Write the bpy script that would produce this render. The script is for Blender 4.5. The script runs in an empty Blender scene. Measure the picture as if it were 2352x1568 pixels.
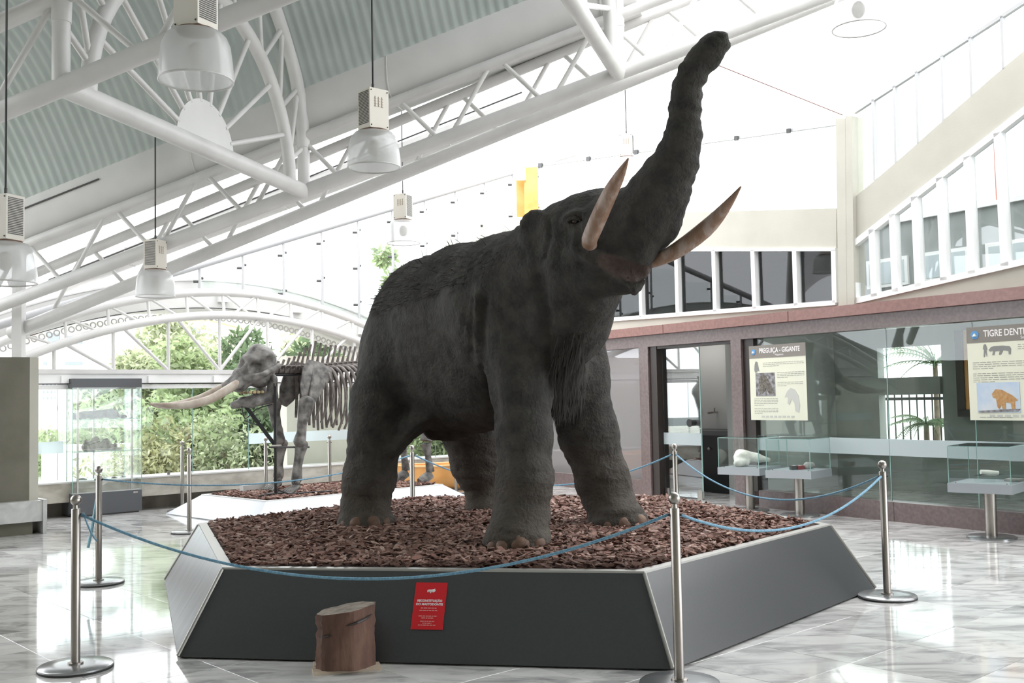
import bpy, bmesh, math, random
import numpy as np
from mathutils import Vector, Matrix
random.seed(7); np.random.seed(7)
SC = bpy.context.scene
COL = SC.collection
V3 = lambda *a: np.array(a, float)

# ------------------------------------------------------------------ camera
FPX, CXP, CYP, CAMH = 2400.0, 1176.0, 784.0, 1.48
PITCH, ROLL = math.atan(130 / 2400.0), 0.02
cF = V3(0, math.cos(PITCH), math.sin(PITCH))
_r0 = V3(1, 0, 0); _u0 = np.cross(_r0, cF)
cR = math.cos(ROLL) * _r0 - math.sin(ROLL) * _u0
cU = math.sin(ROLL) * _r0 + math.cos(ROLL) * _u0
cam_d = bpy.data.cameras.new('camera')
cam_d.sensor_fit = 'HORIZONTAL'; cam_d.sensor_width = 36.0
cam_d.lens = 36.0 * FPX / 2352.0
cam_d.clip_start = 0.05; cam_d.clip_end = 500
cam = bpy.data.objects.new('camera', cam_d); COL.objects.link(cam)
cam.matrix_world = Matrix(((cR[0], cU[0], -cF[0], 0), (cR[1], cU[1], -cF[1], 0), (cR[2], cU[2], -cF[2], CAMH), (0, 0, 0, 1)))
SC.camera = cam
CAMP = V3(0, 0, CAMH)

# ------------------------------------------------------------------ world, light, exposure
SKY_STRENGTH = 2.6
wd = bpy.data.worlds.new('overcast_sky'); SC.world = wd; wd.use_nodes = True
wn = wd.node_tree; wn.nodes.clear()
_o = wn.nodes.new('ShaderNodeOutputWorld'); _b = wn.nodes.new('ShaderNodeBackground')
_tc = wn.nodes.new('ShaderNodeTexCoord'); _sx = wn.nodes.new('ShaderNodeSeparateXYZ'); _rp = wn.nodes.new('ShaderNodeValToRGB')
_rp.color_ramp.elements[0].position = 0.0; _rp.color_ramp.elements[0].color = (0.86, 0.89, 0.93, 1)
_rp.color_ramp.elements[1].position = 0.6; _rp.color_ramp.elements[1].color = (0.97, 0.98, 1.0, 1)
wn.links.new(_tc.outputs['Generated'], _sx.inputs[0]); wn.links.new(_sx.outputs['Z'], _rp.inputs[0])
wn.links.new(_rp.outputs[0], _b.inputs['Color']); _b.inputs['Strength'].default_value = SKY_STRENGTH
wn.links.new(_b.outputs[0], _o.inputs[0])
SC.view_settings.view_transform = 'Standard'; SC.view_settings.look = 'None'
SC.view_settings.gamma = 1.0; SC.view_settings.use_curve_mapping = False
SC.view_settings.exposure = 1.05
cy = SC.cycles
cy.max_bounces = 6; cy.diffuse_bounces = 4; cy.glossy_bounces = 3; cy.transmission_bounces = 4; cy.transparent_max_bounces = 16
cy.caustics_reflective = False; cy.caustics_refractive = False
cy.sample_clamp_indirect = 6.0
cy.use_denoising = True
cy.use_adaptive_sampling = True; cy.adaptive_threshold = 0.03

# ------------------------------------------------------------------ measuring helpers
def ray(px, py): return cF + (px - CXP) / FPX * cR - (py - CYP) / FPX * cU
def at(px, py, Y):
    d = ray(px, py); return CAMP + d * (Y / d[1])
def gz(px, py, z=0.0):
    d = ray(px, py); return CAMP + d * ((z - CAMH) / d[2])
def nrm(v): v = np.asarray(v, float); return v / np.linalg.norm(v)

def nrm_rows(a): return a / (np.linalg.norm(a, axis=1, keepdims=True) + 1e-9)
# ------------------------------------------------------------------ mesh builder
class MB:
    def __init__(s): s.v = []; s.f = []; s.m = []; s.cur = 0
    def add(s, vs, fs):
        b = len(s.v); s.v += [tuple(map(float, p)) for p in vs]
        s.f += [tuple(i + b for i in q) for q in fs]; s.m += [s.cur] * len(fs); return s
    def obox(s, c, ax, ay, az):
        c, ax, ay, az = [np.asarray(q, float) for q in (c, ax, ay, az)]
        P = [c + i * ax + j * ay + k * az for k in (-1, 1) for j in (-1, 1) for i in (-1, 1)]
        if np.dot(np.cross(ax, ay), az) < 0:
            fs = [(0, 1, 3, 2), (4, 6, 7, 5), (0, 4, 5, 1), (2, 3, 7, 6), (0, 2, 6, 4), (1, 5, 7, 3)]
        else:
            fs = [(0, 2, 3, 1), (4, 5, 7, 6), (0, 1, 5, 4), (2, 6, 7, 3), (0, 4, 6, 2), (1, 3, 7, 5)]
        return s.add(P, fs)
    def box(s, x0, x1, y0, y1, z0, z1):
        return s.obox(((x0 + x1) / 2, (y0 + y1) / 2, (z0 + z1) / 2), ((x1 - x0) / 2, 0, 0), (0, (y1 - y0) / 2, 0), (0, 0, (z1 - z0) / 2))
    def bar(s, p, q, w, h, up=(0, 0, 1)):          # rectangular bar
        p, q = np.asarray(p, float), np.asarray(q, float); d = q - p; L = np.linalg.norm(d); d = d / L
        sd = np.cross(d, up)
        if np.linalg.norm(sd) < 1e-4: sd = np.cross(d, (1, 0, 0))
        sd = nrm(sd); u = np.cross(sd, d)
        return s.obox((p + q) / 2, d * L / 2, sd * w / 2, u * h / 2)
    def tube(s, pts, r, n=10, cap=True, ell=1.0, up=None):
        pts = [np.asarray(p, float) for p in pts]; m = len(pts)
        rs = list(r) if hasattr(r, '__len__') else [r] * m
        vs = []; fs = []; prev = None
        for i, p in enumerate(pts):
            t = nrm(pts[min(i + 1, m - 1)] - pts[max(i - 1, 0)])
            if prev is None:
                a = np.asarray(up, float) if up is not None else (V3(0, 0, 1) if abs(t[2]) < .9 else V3(1, 0, 0))
            else: a = prev
            x = a - t * np.dot(a, t); x = nrm(x); y = np.cross(t, x); prev = x
            for k in range(n):
                an = 2 * math.pi * k / n
                vs.append(p + rs[i] * (math.cos(an) * x + ell * math.sin(an) * y))
        for i in range(m - 1):
            for k in range(n):
                k2 = (k + 1) % n; fs.append((i * n + k, i * n + k2, (i + 1) * n + k2, (i + 1) * n + k))
        if cap: fs += [tuple(range(n - 1, -1, -1)), tuple((m - 1) * n + k for k in range(n))]
        return s.add(vs, fs)
    def lathe(s, prof, n=24, c=(0, 0, 0), cap=True):         # prof: (radius, z)
        vs = []; fs = []; m = len(prof)
        for r, z in prof:
            for k in range(n):
                a = 2 * math.pi * k / n; vs.append((c[0] + r * math.cos(a), c[1] + r * math.sin(a), c[2] + z))
        for i in range(m - 1):
            for k in range(n):
                k2 = (k + 1) % n; fs.append((i * n + k, i * n + k2, (i + 1) * n + k2, (i + 1) * n + k))
        if cap and prof[0][0] > 1e-4: fs.append(tuple(range(n - 1, -1, -1)))
        if cap and prof[-1][0] > 1e-4: fs.append(tuple((m - 1) * n + k for k in range(n)))
        return s.add(vs, fs)
    def prism(s, poly, off):                        # closed polygon (3-D points) pushed by off
        P = [np.asarray(p, float) for p in poly]; n = len(P); o = np.asarray(off, float)
        nn = sum((np.cross(P[i] - P[0], P[(i + 1) % n] - P[0]) for i in range(n)), V3(0, 0, 0))
        if np.dot(nn, o) > 0: P = P[::-1]
        vs = P + [p + o for p in P]
        return s.add(vs, [tuple(range(n)), tuple(range(2 * n - 1, n - 1, -1))] + [((i + 1) % n, i, n + i, n + (i + 1) % n) for i in range(n)])
    def grid(s, P):                                 # P[i][j] sheet
        n, m = len(P), len(P[0])
        return s.add([p for row in P for p in row], [(i * m + j, i * m + j + 1, (i + 1) * m + j + 1, (i + 1) * m + j) for i in range(n - 1) for j in range(m - 1)])
    def quad(s, a, b, c, d): return s.add([a, b, c, d], [(0, 1, 2, 3)])
    def sphere(s, c, r, n=14, m=9, sq=(1, 1, 1)):
        return s.lathe_sq(c, r, n, m, sq)
    def lathe_sq(s, c, r, n, m, sq):
        vs = []; fs = []
        for i in range(m + 1):
            a = math.pi * i / m
            for k in range(n):
                b = 2 * math.pi * k / n
                vs.append((c[0] + sq[0] * r * math.sin(a) * math.cos(b), c[1] + sq[1] * r * math.sin(a) * math.sin(b), c[2] - sq[2] * r * math.cos(a)))
        for i in range(m):
            for k in range(n):
                k2 = (k + 1) % n; fs.append((i * n + k, i * n + k2, (i + 1) * n + k2, (i + 1) * n + k))
        return s.add(vs, fs)

ORG = {}
def root(name, loc, label, cat, group=None, kind=None):
    o = bpy.data.objects.new(name, None); COL.objects.link(o); o.location = tuple(map(float, loc)); o.empty_display_size = .1
    ORG[o.name] = np.asarray(loc, float)
    return tag(o, label, cat, group, kind)
def tag(o, label=None, cat=None, group=None, kind=None):
    if label: o['label'] = label
    if cat: o['category'] = cat
    if group: o['group'] = group
    if kind: o['kind'] = kind
    return o
def obj(name, mb, mats, parent=None, smooth=None, label=None, kind=None, origin=None):
    if isinstance(mb, MB): V, Fc, mi = np.array(mb.v, float).reshape(-1, 3), mb.f, mb.m
    else: V, Fc, mi = np.asarray(mb[0], float), mb[1], None
    off = ORG[parent.name] if parent is not None else (np.asarray(origin, float) if origin is not None else V3(0, 0, 0))
    V = V - off
    me = bpy.data.meshes.new(name); me.from_pydata(V.tolist() if not isinstance(V, list) else V, [], Fc if isinstance(Fc, list) else Fc.tolist()); 
    mats = mats if isinstance(mats, (list, tuple)) else [mats]
    for m in mats: me.materials.append(m)
    if mi is not None and len(mats) > 1: me.polygons.foreach_set('material_index', mi)
    if smooth is not None:
        me.polygons.foreach_set('use_smooth', [True] * len(me.polygons))
        if smooth < 180: me.set_sharp_from_angle(angle=math.radians(smooth))
    me.update()
    o = bpy.data.objects.new(name, me); COL.objects.link(o)
    if parent is not None: o.parent = parent; ORG[o.name] = off
    else: o.location = tuple(off); ORG[o.name] = off
    if label: o['label'] = label
    if kind: o['kind'] = kind
    return o
def struct(name, mb, mats, parent=None, smooth=None):
    o = obj(name, mb, mats, parent, smooth)
    if parent is None: o['kind'] = 'structure'
    return o
def dup(r, loc, label, rz=0.0):
    c = r.copy(); COL.objects.link(c); c.location = tuple(map(float, loc)); c['label'] = label; c.rotation_euler = (0, 0, rz)
    ORG[c.name] = np.asarray(loc, float)
    for ch in list(r.children):
        k = ch.copy(); COL.objects.link(k); k.parent = c; ORG[k.name] = ORG[c.name]
        for g in list(ch.children):
            q = g.copy(); COL.objects.link(q); q.parent = k
    return c

# ------------------------------------------------------------------ materials
def mat(name, c1, c2=None, rough=.5, metal=0., scale=5., detail=4., lo=.35, hi=.65, bump=0., bscale=None, stretch=(1, 1, 1),
        coord='Object', spec=.5, isl=None, c3=None, distort=0., trans=0.):
    m = bpy.data.materials.new(name); m.use_nodes = True; nt = m.node_tree; N = nt.nodes; L = nt.links
    b = N['Principled BSDF']; b.inputs['Roughness'].default_value = rough; b.inputs['Metallic'].default_value = metal
    b.inputs['Specular IOR Level'].default_value = spec
    b.inputs['Base Color'].default_value = (*c1, 1)
    m.diffuse_color = (*c1, 1)
    if c2 is None and not bump and isl is None: return m
    tc = N.new('ShaderNodeTexCoord'); mp = N.new('ShaderNodeMapping'); mp.inputs['Scale'].default_value = stretch
    L.new(tc.outputs[coord], mp.inputs[0])
    if c2 is not None:
        no = N.new('ShaderNodeTexNoise'); no.inputs['Scale'].default_value = scale; no.inputs['Detail'].default_value = detail; no.inputs['Distortion'].default_value = distort
        L.new(mp.outputs[0], no.inputs['Vector'])
        rp = N.new('ShaderNodeValToRGB'); e = rp.color_ramp.elements; e[0].position = lo; e[0].color = (*c1, 1); e[1].position = hi; e[1].color = (*c2, 1)
        if c3 is not None: q = e.new((lo + hi) / 2); q.color = (*c3, 1)
        L.new(no.outputs['Fac'], rp.inputs[0]); src = rp.outputs[0]
        L.new(src, b.inputs['Base Color'])
    if isl is not None:                             # each separate piece its own tone
        g = N.new('ShaderNodeNewGeometry'); r2 = N.new('ShaderNodeValToRGB'); r2.color_ramp.interpolation = 'LINEAR'
        els = r2.color_ramp.elements
        while len(els) < len(isl): els.new(.5)
        for i, c in enumerate(isl): els[i].position = i / (len(isl) - 1); els[i].color = (*c, 1)
        L.new(g.outputs['Random Per Island'], r2.inputs[0])
        if c2 is not None:
            mx = N.new('ShaderNodeMix'); mx.data_type = 'RGBA'; mx.blend_type = 'MULTIPLY'; mx.inputs['Factor'].default_value = 1
            L.new(src, mx.inputs['A']); L.new(r2.outputs[0], mx.inputs['B']); L.new(mx.outputs['Result'], b.inputs['Base Color'])
        else: L.new(r2.outputs[0], b.inputs['Base Color'])
    if bump:
        n2 = N.new('ShaderNodeTexNoise'); n2.inputs['Scale'].default_value = bscale or scale * 4; n2.inputs['Detail'].default_value = 6
        L.new(mp.outputs[0], n2.inputs['Vector'])
        bp = N.new('ShaderNodeBump'); bp.inputs['Strength'].default_value = bump; bp.inputs['Distance'].default_value = .02
        L.new(n2.outputs['Fac'], bp.inputs['Height']); L.new(bp.outputs[0], b.inputs['Normal'])
    if trans:
        out = N['Material Output']; tr = N.new('ShaderNodeBsdfTranslucent'); ms = N.new('ShaderNodeMixShader'); ms.inputs[0].default_value = trans
        src2 = b.inputs['Base Color'].links[0].from_socket if b.inputs['Base Color'].links else None
        if src2: L.new(src2, tr.inputs[0])
        else: tr.inputs[0].default_value = (*c1, 1)
        L.new(b.outputs[0], ms.inputs[1]); L.new(tr.outputs[0], ms.inputs[2]); L.new(ms.outputs[0], out.inputs[0])
    return m
def glass_mat(name, tint=(.96, .985, .975), ior=1.45, rough=0.0, haze=0.0, hcol=(.8, .85, .85)):
    m = bpy.data.materials.new(name); m.use_nodes = True; nt = m.node_tree; N = nt.nodes; L = nt.links; N.clear()
    o = N.new('ShaderNodeOutputMaterial'); t = N.new('ShaderNodeBsdfTransparent'); t.inputs[0].default_value = (*tint, 1)
    g = N.new('ShaderNodeBsdfGlossy'); g.inputs['Roughness'].default_value = rough; lw = N.new('ShaderNodeLayerWeight'); lw.inputs['Blend'].default_value = .5
    pw = N.new('ShaderNodeMath'); pw.operation = 'POWER'; pw.inputs[1].default_value = 5; L.new(lw.outputs['Facing'], pw.inputs[0])
    f = N.new('ShaderNodeMapRange'); f.inputs['To Min'].default_value = ((ior - 1) / (ior + 1)) ** 2; f.inputs['To Max'].default_value = 1; L.new(pw.outputs[0], f.inputs[0])   # Schlick, same from both sides
    x = N.new('ShaderNodeMixShader'); L.new(f.outputs[0], x.inputs[0]); L.new(t.outputs[0], x.inputs[1]); L.new(g.outputs[0], x.inputs[2])
    last = x.outputs[0]
    if haze:
        d = N.new('ShaderNodeBsdfTranslucent'); d.inputs[0].default_value = (*hcol, 1); d2 = N.new('ShaderNodeBsdfDiffuse'); d2.inputs[0].default_value = (*hcol, 1)
        a = N.new('ShaderNodeMixShader'); a.inputs[0].default_value = .5; L.new(d.outputs[0], a.inputs[1]); L.new(d2.outputs[0], a.inputs[2])
        y = N.new('ShaderNodeMixShader'); y.inputs[0].default_value = haze; L.new(last, y.inputs[1]); L.new(a.outputs[0], y.inputs[2]); last = y.outputs[0]
    L.new(last, o.inputs[0]); m.diffuse_color = (.8, .9, .9, .3)
    return m

M = {}
M['tube'] = mat('white_steel_paint', (.68, .668, .655), (.61, .60, .588), rough=.42, scale=3)
M['white'] = mat('white_fascia_paint', (.69, .68, .667), (.62, .612, .598), rough=.5, scale=1.6)
M['corr'] = mat('corrugated_roof_sheet', (.46, .508, .488), (.41, .458, .438), rough=.5, scale=2.2)
M['beige'] = mat('beige_wall_plaster', (.52, .50, .435), (.475, .46, .40), rough=.75, scale=2, bump=.05, bscale=60)
M['olive'] = mat('olive_brown_plaster', (.17, .16, .125), (.14, .132, .10), rough=.8, scale=3, bump=.06, bscale=50)
M['concrete'] = mat('weathered_concrete', (.36, .33, .28), (.52, .49, .43), rough=.75, scale=4, detail=8, bump=.08, bscale=30, stretch=(1, 1, 2))
M['dkconc'] = mat('dark_recess_concrete', (.13, .115, .095), (.20, .18, .15), rough=.85, scale=4)
M['marble_grey'] = mat('grey_bench_marble', (.62, .62, .60), (.40, .40, .39), rough=.25, scale=3.5, detail=8, distort=1.2)
M['brown'] = mat('brown_granite_cladding', (.135, .10, .097), (.18, .137, .132), rough=.28, scale=26, detail=8)
M['redbrown'] = mat('red_brown_granite_band', (.20, .092, .077), (.25, .12, .10), rough=.25, scale=24, detail=8)
M['dkframe'] = mat('dark_bronze_frame', (.028, .02, .018), rough=.4)
M['glass'] = glass_mat('clear_window_glass')
M['vglass'] = glass_mat('vitrine_glass', tint=(.86, .92, .90), ior=1.6)
M['cglass'] = glass_mat('case_glass', tint=(.972, .992, .987), ior=1.5)
M['shaded_tube'] = mat('shaded_white_steel', (.40, .40, .41), rough=.5)  # white tube steel, its backlit shade put into a darker colour
M['edge'] = mat('green_glass_edge', (.30, .47, .43), rough=.15)
M['frost'] = glass_mat('frosted_film', haze=.80, hcol=(.78, .84, .86))
M['dkglass'] = glass_mat('tinted_glass', tint=(.45, .46, .47), ior=1.6)
M['alu'] = mat('white_aluminium_frame', (.84, .84, .83), rough=.35)
M['steel'] = mat('brushed_stainless_steel', (.40, .37, .34), (.31, .285, .265), rough=.34, metal=1., scale=30, stretch=(1, 1, .05))
M['steel_dk'] = mat('dark_rubber_edge', (.03, .03, .03), rough=.6)
M['steel_base'] = mat('satin_grey_base_plate', (.34, .345, .35), rough=.22, metal=.7)
M['sheen_lam'] = mat('painted_sheen_laminate', (.36, .36, .37), (.27, .27, .28), rough=.3, scale=7, stretch=(.4, 3, .4), spec=.8)  # platform laminate paled and streaked to imitate a grazing window reflection
M['lam'] = mat('dark_grey_laminate', (.050, .0525, .055), (.045, .047, .049), rough=.3, scale=60, spec=.7)
M['lamlt'] = mat('light_grey_laminate', (.42, .43, .46), rough=.35)
M['trim'] = mat('aluminium_trim', (.42, .41, .385), rough=.38, metal=.5)
M['wlam'] = mat('white_laminate', (.56, .575, .62), rough=.3)
M['caselam'] = mat('blue_grey_laminate', (.36, .385, .41), rough=.35)
M['rope'] = mat('blue_braided_rope', (.10, .24, .36), (.22, .40, .52), rough=.7, scale=90)
M['black'] = mat('black_painted_metal', (.015, .015, .016), rough=.4)
M['dark'] = mat('dark_fittings', (.05, .05, .05), rough=.5)
M['rust'] = mat('rusty_rim', (.16, .09, .06), (.30, .2, .15), rough=.7, scale=20)
M['ballast'] = mat('cream_enamel_housing', (.70, .655, .58), rough=.45)
M['vault2'] = mat('skylit_white_roof_sheet', (.84, .85, .85), (.80, .81, .81), rough=.5, scale=2, trans=.45)  # corrugated sheet whitened in its colour to imitate strong skylight
M['ivory'] = mat('lamp_glass_bulb', (.75, .72, .66), rough=.25)
M['red'] = mat('red_sign_vinyl', (.62, .012, .02), rough=.4)
M['print'] = mat('white_print', (.85, .80, .80), rough=.5)
M['gprint'] = mat('grey_print', (.22, .22, .21), rough=.6)
M['orange'] = mat('orange_wood_hull', (.72, .30, .07), (.80, .42, .14), rough=.4, scale=3)
M['bone'] = mat('grey_fossil_bone', (.05, .046, .042), (.215, .20, .185), rough=.55, scale=9, detail=7, bump=.35, bscale=22)
M['bonelt'] = mat('pale_bone', (.62, .60, .54), (.80, .78, .72), rough=.55, scale=8, bump=.2, bscale=30)
M['rockf'] = mat('brown_fossil_rock', (.16, .13, .115), (.30, .255, .225), rough=.8, scale=14, detail=6, bump=.5, bscale=40)
M['rocklt'] = mat('grey_fossil_rock', (.30, .29, .27), (.45, .44, .41), rough=.8, scale=12, detail=6, bump=.5, bscale=40)
# ================================================================== SETTING
DA, DB = nrm((-.67, .743, 0)), nrm((.743, .67, 0))       # two grid directions of the window wall
ZU = V3(0, 0, 1)

# ---- floor of polished marble slabs
def marble_mat():
    m = bpy.data.materials.new('polished_grey_marble'); m.use_nodes = True; nt = m.node_tree; N = nt.nodes; L = nt.links
    b = N['Principled BSDF']; b.inputs['Roughness'].default_value = .07; b.inputs['Specular IOR Level'].default_value = .9
    tc = N.new('ShaderNodeNewGeometry'); oi = N.new('ShaderNodeObjectInfo'); ad = N.new('ShaderNodeMath'); ad.operation = 'ADD'
    L.new(oi.outputs['Random'], ad.inputs[0]); L.new(tc.outputs['Random Per Island'], ad.inputs[1])
    fr = N.new('ShaderNodeMath'); fr.operation = 'FRACT'; L.new(ad.outputs[0], fr.inputs[0])
    sc = N.new('ShaderNodeVectorMath'); sc.operation = 'SCALE'; sc.inputs[0].default_value = (37, 19, 53); L.new(fr.outputs[0], sc.inputs['Scale'])
    av = N.new('ShaderNodeVectorMath'); av.operation = 'ADD'; L.new(tc.outputs['Position'], av.inputs[0]); L.new(sc.outputs[0], av.inputs[1])
    mp = N.new('ShaderNodeMapping'); mp.inputs['Scale'].default_value = (1, 2.6, 1); mp.inputs['Rotation'].default_value = (0, 0, .25); L.new(av.outputs[0], mp.inputs[0])
    n1 = N.new('ShaderNodeTexNoise'); n1.inputs['Scale'].default_value = 2.1; n1.inputs['Detail'].default_value = 9; n1.inputs['Roughness'].default_value = .62; n1.inputs['Distortion'].default_value = .9
    L.new(mp.outputs[0], n1.inputs['Vector'])
    rp = N.new('ShaderNodeValToRGB'); e = rp.color_ramp.elements
    e[0].position = .30; e[0].color = (.27, .265, .265, 1); e[1].position = .66; e[1].color = (.74, .73, .71, 1)
    q = e.new(.43); q.color = (.47, .465, .455, 1); q = e.new(.52); q.color = (.65, .64, .625, 1)
    L.new(n1.outputs['Fac'], rp.inputs[0])
    tn = N.new('ShaderNodeMapRange'); tn.inputs['To Min'].default_value = .80; tn.inputs['To Max'].default_value = 1.10; L.new(fr.outputs[0], tn.inputs[0])
    mx = N.new('ShaderNodeMix'); mx.data_type = 'RGBA'; mx.blend_type = 'MULTIPLY'; mx.inputs['Factor'].default_value = 1
    L.new(rp.outputs[0], mx.inputs['A']); L.new(tn.outputs[0], mx.inputs['B']); L.new(mx.outputs['Result'], b.inputs['Base Color'])
    return m
M['marble'] = marble_mat()
floor = struct('floor', MB().box(-12, 14, -5, 30, -.30, -.012), M['dkconc'])
TS = .62
def tile_mb(c, gap=.0012):
    a, b2 = DB * (TS / 2 - gap), DA * (TS / 2 - gap); bv = .0015
    vs = [c + i * a + j * b2 + ZU * z for z in (-.02, -.0015) for i, j in ((-1, -1), (1, -1), (1, 1), (-1, 1))]
    a2, b3 = DB * (TS / 2 - gap - bv), DA * (TS / 2 - gap - bv)
    vs += [c + i * a2 + j * b3 for i, j in ((-1, -1), (1, -1), (1, 1), (-1, 1))]
    fs = [(8, 9, 10, 11)] + [(i, (i + 1) % 4, 4 + (i + 1) % 4, 4 + i) for i in range(4)] + [(4 + i, 4 + (i + 1) % 4, 8 + (i + 1) % 4, 8 + i) for i in range(4)]
    return vs, fs
tiles = []
o0 = gz(2030, 1440)
for i in range(-46, 47):
    for j in range(-46, 47):
        c = o0 * V3(1, 1, 0) + DB * TS * i + DA * TS * j
        if not (-11.5 < c[0] < 13.5 and -4.6 < c[1] < 27): continue
        v = c - CAMP; zc = v @ cF
        seen = 0
        if zc > 1:
            px, py = CXP + FPX * (v @ cR) / zc, CYP - FPX * (v @ cU) / zc
            seen = -60 < px < 2420 and py < 1680
        hid = ((c[:2] - V3(-.145, 8.38)) ** 2).sum() < 2.3 ** 2
        tiles.append((zc if seen and not hid else 1e3 + zc, i, c))
tiles.sort(key=lambda t: (t[0], t[1]))
tv, tf = tile_mb(V3(0, 0, 0)); tile_me = None
rest = MB()
for k, (zc, i, c) in enumerate(tiles):
    if k < 300 and zc < 900:
        if tile_me is None:
            t0 = obj('marble_tile', (np.array(tv) + c, tf), M['marble'], None); tile_me = t0.data
            t0.data.transform(Matrix.Translation(Vector(tuple(-c)))); t0.location = tuple(c); t0.parent = floor
        else:
            t = bpy.data.objects.new('marble_tile', tile_me); COL.objects.link(t); t.location = tuple(c); t.parent = floor
    else: rest.add([p + c for p in map(np.asarray, tv)], tf)
obj('marble_tiles', rest, M['marble'], floor, kind='stuff')

# ---- window wall: W(t, z, o) = along, up, outwards
W0 = V3(-5.45, 14.73, 0)
def W(t, z, o=0.0): return W0 + DB * t + DA * o + ZU * z
def wbox(mb, t0, t1, z0, z1, o0, o1): return mb.obox(W((t0 + t1) / 2, (z0 + z1) / 2, (o0 + o1) / 2), DB * (t1 - t0) / 2, DA * (o1 - o0) / 2, ZU * (z1 - z0) / 2)
TL, TR = -2.6, 7.1
wall_back = struct('wall_back', wbox(MB(), TL, TR, 0, .20, .22, .40), M['dkconc'])
obj('sill_beam', wbox(MB(), TL, TR, .20, .46, -.06, .42), M['concrete'], wall_back)
for k, (a, b2) in enumerate(((TL, -.2), (-.2, 1.85), (1.85, 4.0), (4.0, TR))):
    obj('sill_cap', wbox(MB(), a + .004, b2 - .004, .455, .475, -.07, .43), M['white'], wall_back)
win = struct('window_1', wbox(wbox(MB(), TL, TR, 1.80, 1.93, -.03, .10), TL, TR, 1.72, 1.78, .0, .06), M['alu'])
obj('track_groove', wbox(MB(), TL, TR, 1.785, 1.80, -.01, .08), M['dark'], win)
PJ = [TL + .9 * i for i in range(11)] + [TR]
for a, b2 in zip(PJ[:-1], PJ[1:]):
    if b2 - a < .1: continue
    obj('pane', wbox(MB(), a + .004, b2 - .004, .48, 1.72, .024, .034), M['glass'], win)
    obj('glass_edge', wbox(MB(), a - .004, a + .004, .48, 1.72, .024, .034), M['edge'], win)
obj('frosted_strip', wbox(MB(), 1.90, 3.7, .86, 1.02, .018, .022), M['frost'], win)
obj('frosted_strip', wbox(MB(), -1.9, -.85, .86, 1.02, .018, .022), M['frost'], win)
for t in (-.9, .3, 1.3, 2.6, 3.8):
    obj('rail_clip', wbox(MB(), t, t + .1, 1.80, 1.90, -.06, -.03), M['alu'], win)
for t in (.62, 2.4): obj('floor_clip', MB().tube([W(t, .475, .0), W(t, .52, .0)], .022, 8), M['steel'], win, 40)

# ---- arched truss over the window wall
def arch_lo(t): return 2.82 - .071 * (t - 1.72) ** 2
def arch_hi(t): return 3.17 - .0745 * (t - 1.7) ** 2
at_ = root('arched_truss', W(1.7, 1.93, 0), 'white arched tubular truss above the garden window wall', 'truss')
ts = np.linspace(-2.3, 5.7, 34)
obj('lower_chord', MB().tube([W(t, arch_lo(t), 0) for t in ts], .062, 12), M['tube'], at_, 60)
obj('upper_chord', MB().tube([W(t, arch_hi(t), .06) for t in ts], .062, 12), M['tube'], at_, 60)
obj('bottom_tie', MB().bar(W(-2.3, 1.96, 0), W(5.7, 1.96, 0), .1, .06), M['tube'], at_)
vt = [1.42 + .80 * i for i in range(-4, 6)]
for i, t in enumerate(vt):
    if arch_lo(t) - 1.99 > .12:
        obj('web_post', MB().tube([W(t, 1.97, 0), W(t, arch_lo(t), 0)], .026, 8), M['tube'], at_, 60)
        t2 = t - .68 if t < 1.5 else t + .68
        if arch_lo(t2) > 2.1: obj('web_brace', MB().tube([W(t, 1.98, 0), W(t2, arch_lo(t2), 0)], .026, 8), M['tube'], at_, 60)
        if abs(t - 1.42) < .1: obj('web_brace', MB().tube([W(t, 1.98, 0), W(t + .68, arch_lo(t + .68), 0)], .026, 8), M['tube'], at_, 60)
for i in range(-5, 6):
    t = 1.5 + .58 * i
    obj('arch_post', MB().tube([W(t, arch_lo(t), 0), W(t, arch_hi(t), .06)], .024, 8), M['tube'], at_, 60)
    s = 1 if i < 1 else -1
    t2 = t + .46 * s
    obj('arch_brace', MB().tube([W(t, arch_hi(t), .05), W(t2, arch_lo(t2), 0)], .02, 8), M['tube'], at_, 60)

# ---- white curved canopy behind the truss (fascia, soffit, pierced valance)
def fas(t): return 3.40 - .0625 * (t - 1.7) ** 2
ts = np.linspace(-3.2, 6.6, 40)
can = struct('trim_1', MB().grid([[W(t, fas(t), .55), W(t, fas(t), 1.9)] for t in ts]).grid([[W(t, fas(t) - .42, .55), W(t, fas(t), .55)] for t in ts])
             .grid([[W(t, fas(t) - .42, 1.9), W(t, fas(t) - .42, .55)] for t in ts]), M['white'], smooth=40)
obj('drip_line', MB().tube([W(t, fas(t) - .43, .54) for t in ts], .008, 6), M['dark'], can)
obj('fascia_top_edge', MB().tube([W(t, fas(t), .55) for t in ts], .02, 6), M['white'], can, 60)
for k, t in enumerate((1.75, 3.05, 4.35)):
    obj('drain_box', wbox(MB(), t - .09, t + .09, fas(t) - .33, fas(t) - .13, .47, .55), M['alu'], can)
vb = MB()
for k in range(64):
    t = -1.7 + k * .105
    if 1.15 < t < 1.35: continue
    c = W(t, fas(t) - .52, 1.2); R = .04
    vb.tube([c + DB * R * math.cos(a) + ZU * R * math.sin(a) for a in np.linspace(0, 2 * math.pi, 13)], .013, 5, cap=False)
obj('pierced_valance', vb, M['white'], can, kind='stuff')

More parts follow.
